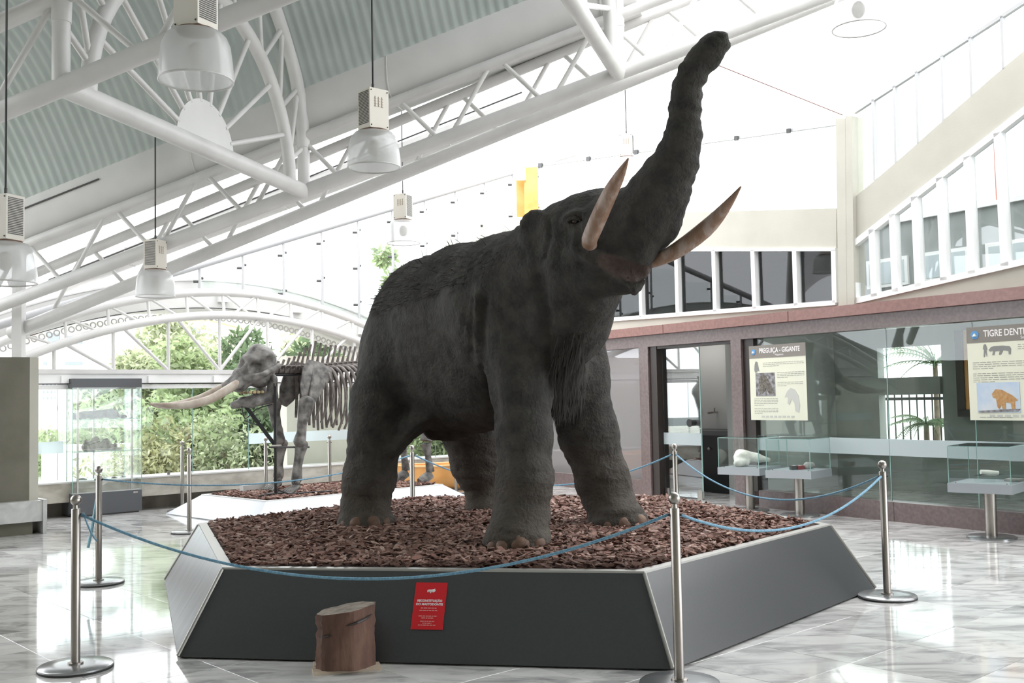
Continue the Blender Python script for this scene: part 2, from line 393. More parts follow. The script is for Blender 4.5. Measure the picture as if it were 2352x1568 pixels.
# ---- clerestory glazing hung above the canopy with spider fittings
K0, K1 = (.71, 3.40), (4.71, 4.81)
def kz(t): return K0[1] + (t - K0[0]) * (K1[1] - K0[1]) / (K1[0] - K0[0])
cl = struct('window_2', MB().tube([W(-3.0, kz(-3.0), .35), W(9.5, kz(9.5), .35)], .06, 10), M['shaded_tube'], smooth=60)
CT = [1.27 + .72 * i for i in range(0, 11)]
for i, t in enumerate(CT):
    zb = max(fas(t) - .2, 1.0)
    obj('hanger', MB().tube([W(t, zb, .34), W(t, kz(t), .34)], .024, 8), M['shaded_tube'], cl, 60)
    obj('pane', wbox(MB(), t + .01, t + .71, zb, kz(t) - .05, .42, .43), M['glass'], cl)
    z = kz(t) - .22
    while z > zb + .1:
        fb = MB()
        for s in (-1, 1): fb.tube([W(t, z + 0.03 * s, .36), W(t + s * .075, z + .03 * s, .40)], .022, 7)
        obj('spider_fitting', fb, M['dark'], cl, 50)
        z -= .62
# ---- pale pier beside the window wall and the end wall of the vitrine side
struct('column_1', wbox(wbox(MB(), 2.98, 4.75, -.3, 2.25, .75, 1.15), 2.98, 4.75, .3, .34, .7, .75), mat('cream_outer_pier', (.72, .69, .60), (.66, .63, .54), rough=.8, scale=2))

# ---- left concrete pier on a marble plinth, with the steel column on top
PC = V3(-5.62, 12.40, 0)                       # front right corner of the plinth
pf = -DB                                        # along its front, to the left
pier = struct('column_2', MB().obox(PC + pf * 1.36 + DA * .32 + ZU * 1.22, DB * 1.28, DA * .24, ZU * .86), M['olive'])
obj('lit_edge', MB().obox(PC + pf * .03 + DA * .32 + ZU * 1.22, DB * .05, DA * .24, ZU * .86), M['beige'], pier)  # light on the pier's side face painted as a paler plaster
pl = struct('trim_2', MB().obox(PC + pf * 1.30 + DA * .30 + ZU * .27, DB * 1.36, DA * .36, ZU * .12), M['marble_grey'])
obj('plinth_base', MB().obox(PC + pf * 1.42 + DA * .34 + ZU * .08, DB * 1.36, DA * .32, ZU * .08), M['olive'], pl)
obj('plinth_end', MB().obox(PC + DB * .05 + DA * .30 + ZU * .20, DB * .022, DA * .38, ZU * .20), M['marble_grey'], pl)

# ================================================================== ROOF
TD = V3(.95, -.20, .285)                        # slope of the valley beams, rising to the right
DD = nrm((.30, .954, 0))                        # across the vaults
P2 = V3(-6.2, 12.5, 2.69)
def val(k, s, dz=0.0, q=0.0): return P2 + DD * (k + q) + TD * s + ZU * dz
SPAN = 3.85
def truss(name, k, s0, s1, label, phase=.0, r1=.078, r2=.06, gap=.62, pitch=1.06, dz=0.0, dzs=0.0):
    global val
    val0 = val; val = lambda k, s, dz=0.0, q=0.0: val0(k, s, dz + dzs * s, q)
    g = root(name, val(k, s0, dz), label, 'truss')
    obj('bottom_chord', MB().tube([val(k, s0, dz), val(k, s1, dz)], r1, 14), M['tube'], g, 60)
    obj('top_chord', MB().tube([val(k, s0, gap + dz), val(k, s1, gap + dz)], r2, 12), M['tube'], g, 60)
    s = s0 + phase; i = 0
    while s + pitch / 2 < s1:
        obj('diagonal', MB().tube([val(k, s + .06, dz), val(k, s + pitch / 2 - .06, gap + dz)], .026, 8), M['tube'], g, 60)
        if s + pitch < s1: obj('diagonal', MB().tube([val(k, s + pitch / 2 + .06, gap + dz), val(k, s + pitch - .06, dz)], .026, 8), M['tube'], g, 60)
        s += pitch; i += 1
    val = val0
    return g
truss('valley_truss', 0, -.6, 13.2, 'white tubular valley truss running behind the lamps, in front of its twin', phase=.4, pitch=1.2)
truss('valley_truss', .36, -.1, 13.2, 'second white valley truss just behind the one over the platform', phase=.5, dz=-.26, dzs=.034, pitch=1.2)
truss('valley_truss', -SPAN, -.6, 7.6, 'nearest white valley truss crossing the top left corner', phase=.95, dz=.11, pitch=1.5, r2=.07, gap=.72)
# box gutters along the valleys
def gutter(k, s0, s1, name, z0, scl=1.0):
    prof = [(-.16, .52), (-.16, .40), (-.14, .24), (-.08, .12), (.04, .04), (.3, .02), (.42, .1), (.46, .3), (.46, .52)]
    prof = [(q * scl, z * scl) for q, z in prof]
    g = struct(name, MB().grid([[val(k, s, z0 + z, q) for q, z in prof] for s in (s0, s1)]), M['white'], smooth=50)
    for s in np.arange(s0 + 1.25, s1, 2.45):
        obj('gutter_seam', MB().tube([val(k, s, z0 + z - .004, q - .004) for q, z in prof[:6]], .008, 5), M['tube'], g)
    obj('seam_strip', MB().tube([val(k, s0, z0 + .40 * scl, -.17 * scl), val(k, (s0 + s1) / 2 - (2.0 if scl == 1 else -3), z0 + .40 * scl + (.12 if scl < 1 else 0), -.17 * scl)], .011, 5), M['dark'], g)
    return g
gutter(0.08, -1.0, 8.0, 'trim_3', .62)
gutter(-SPAN - .5, 3.0, 7.6, 'trim_4', .86)
# corrugated barrel vaults
def vault(name, k0, k1, s0, s1, zb, rise, mt, pitch=.105, amp=.017):
    n = int((s1 - s0) / pitch * 4); NP = 22; rows = []
    mid, hw = (k0 + k1) / 2, (k1 - k0) / 2
    for i in range(n + 1):
        s = s0 + (s1 - s0) * i / n; w = amp * math.sin(2 * math.pi * s / pitch)
        rows.append([val(mid, s, zb + rise * (1 - x * x) + w, hw * x) for x in np.linspace(-1, 1, NP)])
    return struct(name, MB().grid(rows), mt, smooth=180)
vault('ceiling_1', -SPAN - .02, -.05, -1.2, 8.0, 1.10, 1.62, M['corr'])
vault('ceiling_2', -2 * SPAN - .4, -SPAN - .42, 1.0, 8.6, 1.2, 1.55, M['corr'])
vault('ceiling_3', .5, 2.45, -1.2, 7.2, 1.04, .7, M['vault2'])
g3 = gutter(2.4, -1.2, 7.2, 'trim_5', .76, .5)
# lunette trusses (half-wheel fans) spanning between the valleys
def fan(name, s, label):
    A, B_ = val(-SPAN, s, .12), val(0, s, .0)
    up = ZU; ac = nrm(B_ - A); c = (A + B_) / 2; L = np.linalg.norm(B_ - A) / 2
    g = root(name, c, label, 'truss')
    arc = lambda R, a, dz=0: c + ac * (-R * math.cos(a)) + up * (R * .98 * math.sin(a) + dz)
    obj('base_chord', MB().tube([A, B_], .085, 14), M['tube'], g, 60)
    Ri, Ro = L * .84, L * 1.0
    obj('inner_arch', MB().tube([arc(Ri, a) for a in np.linspace(0, math.pi, 33)], .07, 12), M['tube'], g, 60)
    obj('outer_arch', MB().tube([arc(Ro, a, .5) for a in np.linspace(0, math.pi, 33)], .075, 12), M['tube'], g, 60)
    for e, sg in ((A, 1), (B_, -1)): obj('end_post', MB().tube([e, e + up * .55], .07, 10), M['tube'], g, 60)
    n = 9; aa = [math.pi * (i + .5) / n for i in range(n)]
    for i in range(n):
        a = aa[i]; b2 = math.pi * (i + 1) / n; b1 = math.pi * i / n
        obj('arch_web', MB().tube([arc(Ri, a), arc(Ro, b2, .5)], .028, 8), M['tube'], g, 60)
        obj('arch_web', MB().tube([arc(Ri, a), arc(Ro, b1, .5)], .028, 8), M['tube'], g, 60)
    for i in range(1, 9):
        a = math.pi * i / 9
        obj('spoke', MB().tube([arc(.44, a), arc(Ri, a)], .028, 8), M['tube'], g, 60)
    poly = [arc(.47, a) for a in np.linspace(0, math.pi, 25)]
    obj('half_disc', MB().prism(poly, nrm(np.cross(ac, up)) * .02), M['white'], g)
fan('fan_truss', 4.09, 'white half-wheel fan truss with a solid half disc behind the nearest lamp')
fan('fan_truss', 7.78, 'white half-wheel fan truss at the top centre where the glass roof begins')
# steel column on the left pier
struct('column_3', MB().bar(V3(-6.03, 12.75, 2.08), V3(-6.03, 12.75, 3.6), .12, .12, up=(0, 1, 0)), M['tube'])
# ================================================================== RIGHT SIDE: VITRINE WALL AND UPPER WALL
VA = V3(1.76, 15.88, 0); VD = nrm((3.35, -5.27, 0)); VN = V3(-VD[1], VD[0], 0)   # along, into the room behind
def U(u, z, o=0.0): return VA + VD * u + VN * o + ZU * z
def ub(mb, u0, u1, z0, z1, o0, o1): return mb.obox(U((u0 + u1) / 2, (z0 + z1) / 2, (o0 + o1) / 2), VD * (u1 - u0) / 2, VN * (o1 - o0) / 2, ZU * (z1 - z0) / 2)
def up_(px, py, o=0.0):                          # picture point -> point of the wall plane set back by o
    d = ray(px, py); t = ((VA + VN * o - CAMP) @ VN) / (d @ VN); P = CAMP + d * t
    return P
def uz(px, py, o=0.0):
    P = up_(px, py, o); return (P - VA) @ VD, P[2]
def text(body, size, p, rt, up, m, parent, name='lettering', align='CENTER', ext=.0008, bold=0.0, sx=1.0):
    c = bpy.data.curves.new(name, 'FONT'); c.body = body; c.size = size; c.align_x = align; c.align_y = 'CENTER'; c.extrude = ext; c.offset = bold; c.resolution_u = 3
    t = bpy.data.objects.new(name, c); COL.objects.link(t)
    me = bpy.data.meshes.new_from_object(t.evaluated_get(bpy.context.evaluated_depsgraph_get())); bpy.data.objects.remove(t); 
    rt, up = nrm(rt), nrm(up); n = np.cross(rt, up); p = np.asarray(p, float) - (ORG[parent.name] if parent else 0)
    me.transform(Matrix(((rt[0] * sx, up[0], n[0], p[0]), (rt[1] * sx, up[1], n[1], p[1]), (rt[2] * sx, up[2], n[2], p[2]), (0, 0, 0, 1))))
    me.materials.clear(); me.materials.append(m)
    o = bpy.data.objects.new(name, me); COL.objects.link(o); o.parent = parent; return o

UL, UR = -3.7, 8.2
canopy = struct('trim_6', ub(MB(), UL, UR, 2.20, 2.37, .02, .30), M['brown'])
for a, b2 in ((UL, .88), (.88, 3.27), (3.27, 6.9), (6.9, UR)):
    obj('granite_band', ub(MB(), a + .006, b2 - .006, 2.372, 2.50, -.05, .34), M['redbrown'], canopy)
wall_right = struct('wall_right', ub(MB(), UL, .23, 0, .22, .02, .22), M['brown'])
for a, b2 in ((2.62, 4.7), (4.7, 6.5), (6.5, UR)):
    obj('base_slab', ub(MB(), a + .003, b2 - .003, 0, .22, .0, .2), M['brown'], wall_right)
obj('pillar', ub(MB(), .23, .44, 0, 2.20, .02, .3), M['brown'], wall_right)
obj('pillar', ub(MB(), 2.17, 2.36, 0, 2.20, .02, .3), M['brown'], wall_right)
obj('dark_jamb', ub(MB(), .44, .60, 0, 2.20, .05, .25), M['dkframe'], wall_right)
obj('dark_jamb', ub(MB(), 2.36, 2.55, 0.2, 2.20, .06, .25), M['dkframe'], wall_right)
obj('lintel_shadow_gap', ub(MB(), .60, 2.17, 2.16, 2.20, .06, .2), M['dkframe'], wall_right)
# fixed panes
left_reflect = glass_mat('painted_reflection_glass', tint=(.7, .68, .7), ior=2.6, haze=.38, hcol=(.72, .68, .69))  # pinkish haze in the pane imitates a whitish reflection
w3 = struct('window_3', ub(MB(), UL, .23, .22, 2.20, .10, .112), left_reflect)
for a, b2 in ((2.55, 4.6), (4.6, 5.7), (5.7, 7.3), (7.3, UR)):
    w4 = struct('window_%d' % (4 + [2.55, 4.6, 5.7, 7.3].index(a)), ub(MB(), a + .004, b2 - .004, .22, 2.20, .10, .112), M['vglass'])
    obj('glass_edge', ub(MB(), b2 - .005, b2 + .003, .22, 2.20, .10, .112), M['edge'], w4)
    obj('frosted_band', ub(MB(), a + .004, min(b2, UR) - .004, .735, .925, .094, .098), M['frost'], w4)
# glass door leaf standing half open in the doorway
dr = root('door_1', U(.60, 0, .15), 'frameless glass door leaf with frosted band in the brown doorway', 'door', kind='structure')
obj('door_leaf', ub(MB(), .61, 1.41, .02, 2.15, .145, .157), glass_mat('door_glass', tint=(.82, .86, .86), ior=2.9), dr)
obj('frosted_band', ub(MB(), .61, 1.41, .76, .93, .140, .144), M['frost'], dr)
obj('glass_edge', ub(MB(), 1.405, 1.415, .02, 2.15, .143, .159), M['edge'], dr)
for u in (.66, 1.36): obj('floor_patch', ub(MB(), u - .05, u + .05, .0, .12, .13, .172), M['steel'], dr)
hb = MB().tube([U(1.28, 1.08, .14), U(1.28, 1.08, .06)], .045, 14).tube([U(1.28, 1.08, .06), U(1.28, 1.08, .04)], .055, 14)
obj('lock_knob', hb, M['black'], dr, 40)
# room behind: floor joins, dark left wall block, sink niche, back wall with openings, ceiling
M['roomwall'] = mat('grey_green_room_wall', (.33, .345, .325), (.27, .285, .27), rough=.8, scale=2)
M['greywall'] = mat('grey_panel_wall', (.46, .46, .44), rough=.6)
M['darkcab'] = mat('black_counter', (.02, .022, .022), rough=.3)
RB = 3.2
qa, qb = uz(2018, 900, RB)[0], uz(2165, 900, RB)[0]; q0, q1, q2, q3 = [uz(2090, y, RB)[1] for y in (1012, 906, 866, 795)]
wv = struct('wall_vitrine_back', ub(ub(ub(ub(MB(), UL - 6, qa, 0, 2.5, RB, RB + .15), qb, UR + 2, 0, 2.5, RB, RB + .15), qa, qb, 0, q0, RB, RB + .15), qa, qb, q3, 2.5, RB, RB + .15), M['roomwall'])
obj('cross_beam', ub(MB(), qa, qb, q1, q2, RB - .05, RB + .15), M['roomwall'], wv)
struct('ceiling_vitrine', ub(MB(), UL - 6, UR + 2, 2.42, 2.5, .3, RB + .2), M['roomwall'])
CU = uz(1640, 945, 1.25)[0]
sp = struct('wall_partition', ub(MB(), 1.10, 1.20, 0, 2.42, .95, RB), M['greywall'])
sink = root('sink_niche', U(.4, 0, 1.4), 'grey wall panel with tap above black counter inside the doorway', 'sink unit')
obj('wall_panel', ub(MB(), -.5, 1.10, .95, 2.42, 1.30, 1.36), M['greywall'], sink)
obj('counter', ub(MB(), -.5, 1.10, .86, .93, .95, 1.36), mat('grey_counter_top', (.10, .10, .098), rough=.3), sink)
obj('cabinet', ub(MB(), -.48, 1.08, .0, .86, 1.0, 1.36), M['darkcab'], sink)
obj('cabinet_knob', MB().sphere(U(.66, .66, .98), .025), M['steel'], sink, 60)
tp = MB().tube([U(CU + .02, 1.20, 1.30), U(CU + .02, 1.20, 1.18), U(CU + .02, 1.19, 1.10)], .014, 8).tube([U(CU + .02, 1.2, 1.24), U(CU + .02, 1.27, 1.24)], .012, 8).tube([U(CU - .08, 1.20, 1.2), U(CU + .12, 1.20, 1.2)], .012, 8)
obj('tap', tp, M['steel'], sink, 50)
obj('light_switch', ub(MB(), CU - .37, CU - .32, 1.15, 1.27, 1.285, 1.30), M['ballast'], sink)
pl_ = up_(1960, 808, 1.6); pl_[2] = 2.40
lp = root('ceiling_panel_light', pl_, 'lit white panel lamp on the vitrine room ceiling', 'lamp', 'panel lights of the vitrine room')
em = bpy.data.materials.new('lit_panel'); em.use_nodes = True; _n = em.node_tree.nodes['Principled BSDF']; _n.inputs['Emission Color'].default_value = (1, .98, .95, 1); _n.inputs['Emission Strength'].default_value = 4.0
obj('diffuser', MB().obox(pl_, VD * .45, VN * .16, ZU * .012), em, lp); obj('housing', MB().obox(pl_ + ZU * .016, VD * .48, VN * .19, ZU * .006), M['alu'], lp)
dup(lp, U(.4, 2.40, .8), 'added unseen fill panel lighting the sink niche behind the doorway'); p_2 = pl_ + VD * 2.6; dup(lp, p_2, 'added fill panel brightening the right end of the vitrine room')  # both copies are added fill light for the dim room and niche
# dark framed opening further right, iron fence seen through the back openings
fr = root('dark_window_frame', U(7.5, 1.1, RB), 'dark framed opening with greenery at the far end of the vitrine room', 'window frame', kind='structure')
b = MB(); cA, cB = uz(2195, 800, RB - .1), uz(2250, 940, RB - .1)
obj('jamb', ub(MB(), cA[0], cA[0] + .12, cB[1] - .02, 2.3, RB - .12, RB), M['dkframe'], fr)
obj('jamb', ub(MB(), cA[0] + 1.1, cA[0] + 1.2, cB[1] - .02, 2.3, RB - .12, RB), M['dkframe'], fr)
obj('bottom_rail', ub(MB(), cA[0], cA[0] + 1.2, cB[1] - .1, cB[1], RB - .12, RB), M['dkframe'], fr)
obj('orange_edge', ub(MB(), cA[0] + .12, cA[0] + .17, cB[1], 2.3, RB - .1, RB - .02), M['orange'], fr)
obj('view_panel', ub(MB(), cA[0] + .17, cA[0] + 1.1, cB[1], 2.3, RB - .04, RB - .02), mat('leafy_view', (.75, .78, .7), (.25, .42, .15), rough=.8, scale=7, detail=6), fr)
fe = root('iron_fence', U(qa, 0, RB + 1.2), 'black iron picket fence in front of a white wall, behind the vitrine', 'fence')
for z in (.62, 1.32): obj('rail', ub(MB(), qa - 2, qb + 1.5, z, z + .045, RB + 1.18, RB + 1.22), M['black'], fe)
for k in range(int((qb - qa + 3.4) / .14)):
    u = qa - 1.9 + .14 * k
    obj('picket', MB().tube([U(u, .05, RB + 1.2), U(u, 1.46, RB + 1.2), U(u, 1.52, RB + 1.2)], [.012, .012, .002], 6), M['black'], fe)
struct('wall_outer_white', ub(MB(), qa - 6, qb + 4, 0, 1.62, RB + 5.2, RB + 5.4), mat('white_rendered_wall', (.85, .85, .83), rough=.8))

# ---- upper wall above the vitrine
OW = .12
def upoly(mb, pts, th=.16, o=OW):
    P = [up_(x, y, o) for x, y in pts]; return mb.prism(P, VN * th)
wu = struct('wall_upper', upoly(MB(), [(1020, 503), (1921, 478), (1921, 569), (1020, 578)]), M['beige'])
obj('sill_band', upoly(MB(), [(1020, 765), (1925, 698), (1958, 698), (1958, 720), (1020, 812)], o=OW + .003), M['beige'], wu)
obj('raking_band', upoly(MB(), [(1957, 458), (2070, 362), (2196, 250), (2290, 168), (2420, 60), (2420, 196), (2352, 252), (2290, 300), (2200, 370), (2100, 446), (1957, 560)]), M['beige'], wu)
obj('sill_band', upoly(MB(), [(1957, 698), (2420, 590), (2420, 660), (1957, 722)]), M['beige'], wu)
struct('column_4', upoly(upoly(MB(), [(1919, 272), (1941, 272), (1945, 705), (1926, 705)], .2, OW - .06), [(1941, 266), (1956, 266), (1962, 700), (1945, 705)], .2, OW - .058), M['beige'])
def frame(mb, p, q, w=.05, o=OW - .03, dpt=.09):
    a, b2 = up_(*p, o + dpt / 2), up_(*q, o + dpt / 2); return mb.bar(a, b2, w, dpt, up=VN)
w8 = struct('window_8', frame(frame(MB(), (1020, 576), (1924, 573), .04), (1020, 763), (1924, 695), .06), M['alu'])
for x0, x1 in ((1040, 1041), (1110, 1112), (1200, 1203), (1290, 1294), (1376, 1382), (1473, 1477), (1557, 1561), (1643, 1647), (1733, 1738), (1829, 1833), (1919, 1922)):
    obj('mullion', frame(MB(), (x0, 574), (x1, 742 - (x1 - 1300) * .0753), .068), M['alu'], w8)
obj('pane', upoly(MB(), [(1020, 576), (1922, 572), (1922, 697), (1020, 763)], .008, OW + .04), M['dkglass'], w8)
w9 = struct('window_9', frame(frame(frame(MB(), (1963, 562), (2420, 206), .07), (1965, 692), (2420, 586), .07), (1962, 560), (1968, 694), .06), M['alu'])
for x0, y0, x1 in ((2007, 527, 2013), (2054, 492, 2061), (2105, 452, 2114), (2163, 408, 2173), (2226, 360, 2237), (2296, 305, 2313), (2372, 245, 2395)):
    obj('mullion', frame(MB(), (x0, y0), (x1, 692 - (x1 - 1965) * .2325), .085), M['alu'], w9)
obj('pane', upoly(MB(), [(1963, 562), (2420, 206), (2420, 586), (1965, 692)], .008, OW + .04), glass_mat('upper_window_glass', tint=(.8, .82, .82), ior=1.7), w9)
# gallery behind the upper windows
M['gal'] = mat('grey_gallery_wall', (.30, .32, .31), (.24, .26, .25), rough=.8, scale=3)
g0, g1 = -7.5, 4.2
struct('wall_gallery_dark', ub(MB(), g0, 2.6, 2.55, 3.5, 1.8, 1.9), mat('dark_gallery_wall', (.17, .17, .175), rough=.7))
struct('ceiling_gallery', ub(MB(), g0, 2.6, 3.45, 3.55, .25, 1.9), mat('dark_gallery_soffit', (.10, .10, .105), rough=.7))
GT = uz(2200, 487, 2.6)[1]; GW = uz(2200, 570, 2.6)[1]; GB = uz(2200, 640, 2.6)[1]
gw = struct('wall_gallery', ub(MB(), 1.9, 11, 2.5, GT, 2.6, 2.7), M['gal'])
for k in range(8):
    u = 2.4 + .95 * k
    obj('window_frame', ub(MB(), u, u + .7, GB, GW, 2.56, 2.6), M['alu'], gw)
    obj('window_pane', ub(MB(), u + .05, u + .65, GB + .05, GW - .05, 2.552, 2.56), mat('pale_blue_pane', (.52, .58, .60), rough=.1), gw)
obj('parapet_cap', ub(MB(), 1.9, 11, GT, GT + .06, 2.55, 2.72), M['alu'], gw)
for u in (uz(2190, 400, 2.6)[0], uz(2262, 400, 2.6)[0], uz(2330, 400, 2.6)[0]): obj('gallery_post', ub(MB(), u, u + .09, GT + .06, GT + 2, 2.58, 2.68), M['alu'], gw)
obj('gallery_beam', ub(MB(), 1.9, 11, GT + 1.1, GT + 1.25, 2.58, 2.68), M['alu'], gw)
struct('trim_7', ub(MB(), uz(2272, 400, 2.75)[0], uz(2294, 400, 2.75)[0], GT - .02, GT + 1.05, 2.75, 2.9), mat('terracotta_panel', (.65, .18, .10), rough=.6))
M['shaded_alu'] = mat('shaded_white_aluminium', (.50, .50, .51), rough=.5)  # white frame colour greyed to imitate shade against the bright sky
# glazing above the upper wall: slim white rails and mullions, open to the sky behind
w10 = struct('window_10', frame(frame(MB(), (1963, 258), (2352, 6), .04, OW, .05), (2352, 6), (2470, -70), .04, OW, .05), M['shaded_alu'])
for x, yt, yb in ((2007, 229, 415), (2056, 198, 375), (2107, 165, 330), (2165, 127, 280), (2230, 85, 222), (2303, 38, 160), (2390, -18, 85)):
    obj('mullion', frame(MB(), (x, yt), (x + 4, yb), .03, OW, .05), M['shaded_alu'], w10)
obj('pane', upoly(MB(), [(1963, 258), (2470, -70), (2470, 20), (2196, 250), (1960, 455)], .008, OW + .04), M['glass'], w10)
w11 = struct('window_11', frame(MB(), (1240, 380), (1925, 284), .04, OW, .05), M['shaded_alu'])
for x in (1240, 1350, 1460, 1570, 1690, 1810):
    obj('bolt_plate', upoly(MB(), [(x - 4, 380 - (x - 1240) * .14 - 5), (x + 4, 380 - (x - 1240) * .14 - 6), (x + 4, 380 - (x - 1240) * .14 + 5), (x - 4, 380 - (x - 1240) * .14 + 6)], .02, OW - .03), M['dark'], w11)
obj('pane', upoly(MB(), [(1240, 380), (1925, 284), (1925, 480), (1240, 500)], .008, OW + .04), M['glass'], w11)
# orange outside column seen over the head
oc = struct('column_5', MB(), M['orange'])
def opil(x0, x1, y0, y1, Y): 
    a = at(x0, y1, Y); c = at(x1, y0, Y); return MB().box(a[0], c[0], Y, Y + .35, min(a[2], 2.5), c[2])
obj('shaft', opil(1208, 1235, 384, 640, 18.5), M['orange'], oc); obj('shaft', opil(1190, 1208, 414, 640, 18.7), M['orange'], oc)
a_, c_ = at(1180, 413, 18.4), at(1207, 386, 18.4); obj('bracket_plate', MB().box(a_[0], c_[0], 18.4, 18.5, a_[2], c_[2]), M['alu'], oc)
# thin red-brown stay cables under the glass roof
cb = struct('trim_8', MB(), M['rust'])
for p, q in (((1650, 150), (1935, 264)), ):
    obj('stay_cable', MB().tube([at(p[0], p[1], 11.5), up_(*q, 0)], .007, 6), M['redbrown'], cb)

# ---- posters hung on the vitrine glass
M['paper'] = mat('cream_poster_paper', (.72, .71, .57), (.68, .68, .56), rough=.6, scale=1.5)
M['phead'] = mat('taupe_poster_header', (.22, .20, .175), rough=.6)
M['logo'] = mat('blue_logo_print', (.10, .28, .55), rough=.6)
M['pale'] = mat('pale_print', (.5, .5, .46), rough=.6)
M['cat'] = mat('tawny_print', (.40, .19, .06), (.5, .3, .13), rough=.6, scale=30)
M['skyp'] = mat('pale_blue_print', (.42, .52, .66), (.6, .63, .66), rough=.6, scale=4)
M['photo'] = mat('grey_photo_print', (.10, .09, .08), (.33, .32, .34), rough=.6, scale=22, detail=6)
def poster(u0, u1, z0, z1, label):
    o = .03; g = root('poster', U(u0, z0, o), label, 'poster', 'species posters on the vitrine glass')
    obj('sheet', ub(MB(), u0, u1, z0, z1, o, o + .006), M['paper'], g)
    H = z1 - z0; Wd = u1 - u0
    obj('header', ub(MB(), u0, u1, z1 - .17 * H, z1, o - .003, o), M['phead'], g)
    obj('logo', MB().tube([U(u0 + .085 * Wd, z1 - .085 * H, o - .003), U(u0 + .085 * Wd, z1 - .085 * H, o - .007)], .04 * Wd, 18), M['logo'], g)
    obj('logo_drop', MB().tube([U(u0 + .085 * Wd, z1 - .1 * H, o - .007), U(u0 + .085 * Wd, z1 - .07 * H, o - .008)], [.022 * Wd, .006 * Wd], 10), M['paper'], g)
    def lines(a, b2, zt, n, step=.022):
        m = MB()
        for k in range(n):
            e = b2 if k < n - 1 else a + (b2 - a) * .4
            x = a
            while x < e - .02:
                x2 = min(e, x + random.uniform(.025, .07)); z = z1 - (zt + k * step) * H
                ub(m, u0 + x * Wd, u0 + x2 * Wd, z - .0045 * H, z, o - .002, o); x = x2 + .012
        obj('text_lines', m, M['gprint'], g)
    def P(x, y, d=.003): return U(u0 + x * Wd, z1 - y * H, o - d)
    def shape(name, pts, m, d=.003): obj(name, MB().prism([P(x, y, d) for x, y in pts], VN * .002), m, g)
    m = MB()
    for k in range(8): ub(m, u0 + (.2 + .075 * k) * Wd, u0 + (.25 + .075 * k) * Wd, z0 + .035 * H, z0 + .06 * H, o - .002, o)
    obj('sponsor_marks', m, M['pale'], g)
    return g, lines, shape, P, Wd, H
g, lines, shape, P, Wd, H = poster(2.50, 3.46, 1.13, 2.10, 'cream poster headed with the giant sloth title, left of the dark reflection')
text('PREGUIÇA - GIGANTE', .088, P(.55, .075), VD, ZU, M['print'], g, 'title', bold=.0012, sx=.80)
text('Megatério', .035, P(.55, .135), VD, ZU, M['print'], g, 'subtitle')
lines(.25, .97, .235, 3); lines(.5, .97, .37, 4); lines(.5, .97, .50, 3); lines(.07, .5, .71, 5); lines(.07, .5, .84, 4)
shape('small_figure', [(.09, .32), (.1, .25), (.12, .21), (.15, .22), (.17, .3), (.18, .35), (.15, .33), (.14, .36), (.1, .36)], M['gprint'])
shape('photo_print', [(.11, .37), (.46, .37), (.46, .68), (.11, .68)], M['photo'])
shape('photo_animal', [(.17, .45), (.24, .39), (.3, .41), (.38, .52), (.43, .64), (.36, .66), (.3, .58), (.24, .64), (.18, .6)], mat('dark_fur_print', (.07, .06, .05), (.2, .18, .15), rough=.7, scale=40), .006)
shape('pencil_drawing', [(.62, .7), (.67, .62), (.73, .58), (.8, .6), (.86, .68), (.88, .8), (.86, .9), (.8, .88), (.79, .78), (.74, .72), (.70, .8), (.67, .78), (.68, .7)], M['pale'])
u2 = uz(2226, 900, .03)[0]
g, lines, shape, P, Wd, H = poster(u2, u2 + 1.14, 1.15, 2.13, 'cream poster headed with the sabre-toothed cat title at the right edge')
text('TIGRE DENTES DE SABRE', .098, P(.17, .08), VD, ZU, M['print'], g, 'title', 'LEFT', bold=.0012, sx=.80)
text('Smilodon', .042, P(.60, .14), VD, ZU, M['print'], g, 'subtitle')
shape('person_silhouette', [(.165, .30), (.17, .25), (.16, .24), (.165, .205), (.175, .19), (.19, .19), (.195, .21), (.205, .25), (.195, .25), (.2, .31), (.195, .325), (.185, .27), (.175, .325), (.165, .325)], M['gprint'])
shape('cat_silhouette', [(.215, .255), (.24, .225), (.27, .215), (.36, .215), (.42, .225), (.435, .25), (.43, .31), (.41, .31), (.41, .275), (.36, .265), (.335, .31), (.315, .31), (.325, .27), (.28, .27), (.27, .31), (.25, .31), (.26, .265), (.23, .27)], M['gprint'])
lines(.5, .97, .21, 3); lines(.05, .6, .38, 4); lines(.05, .6, .5, 5); lines(.62, .97, .72, 7)
shape('picture_sky', [(.08, .60), (.5, .60), (.5, .92), (.08, .92)], M['skyp'])
shape('picture_cat', [(.23, .72), (.27, .67), (.33, .68), (.43, .74), (.48, .79), (.45, .8), (.45, .88), (.42, .88), (.41, .82), (.36, .81), (.36, .88), (.33, .88), (.32, .83), (.30, .88), (.28, .86), (.27, .77), (.24, .76)], M['cat'], .006)
shape('picture_ground', [(.09, .90), (.3, .885), (.5, .88), (.48, .905), (.1, .92)], M['photo'], .006)
lines(.1, .9, .965, 1)
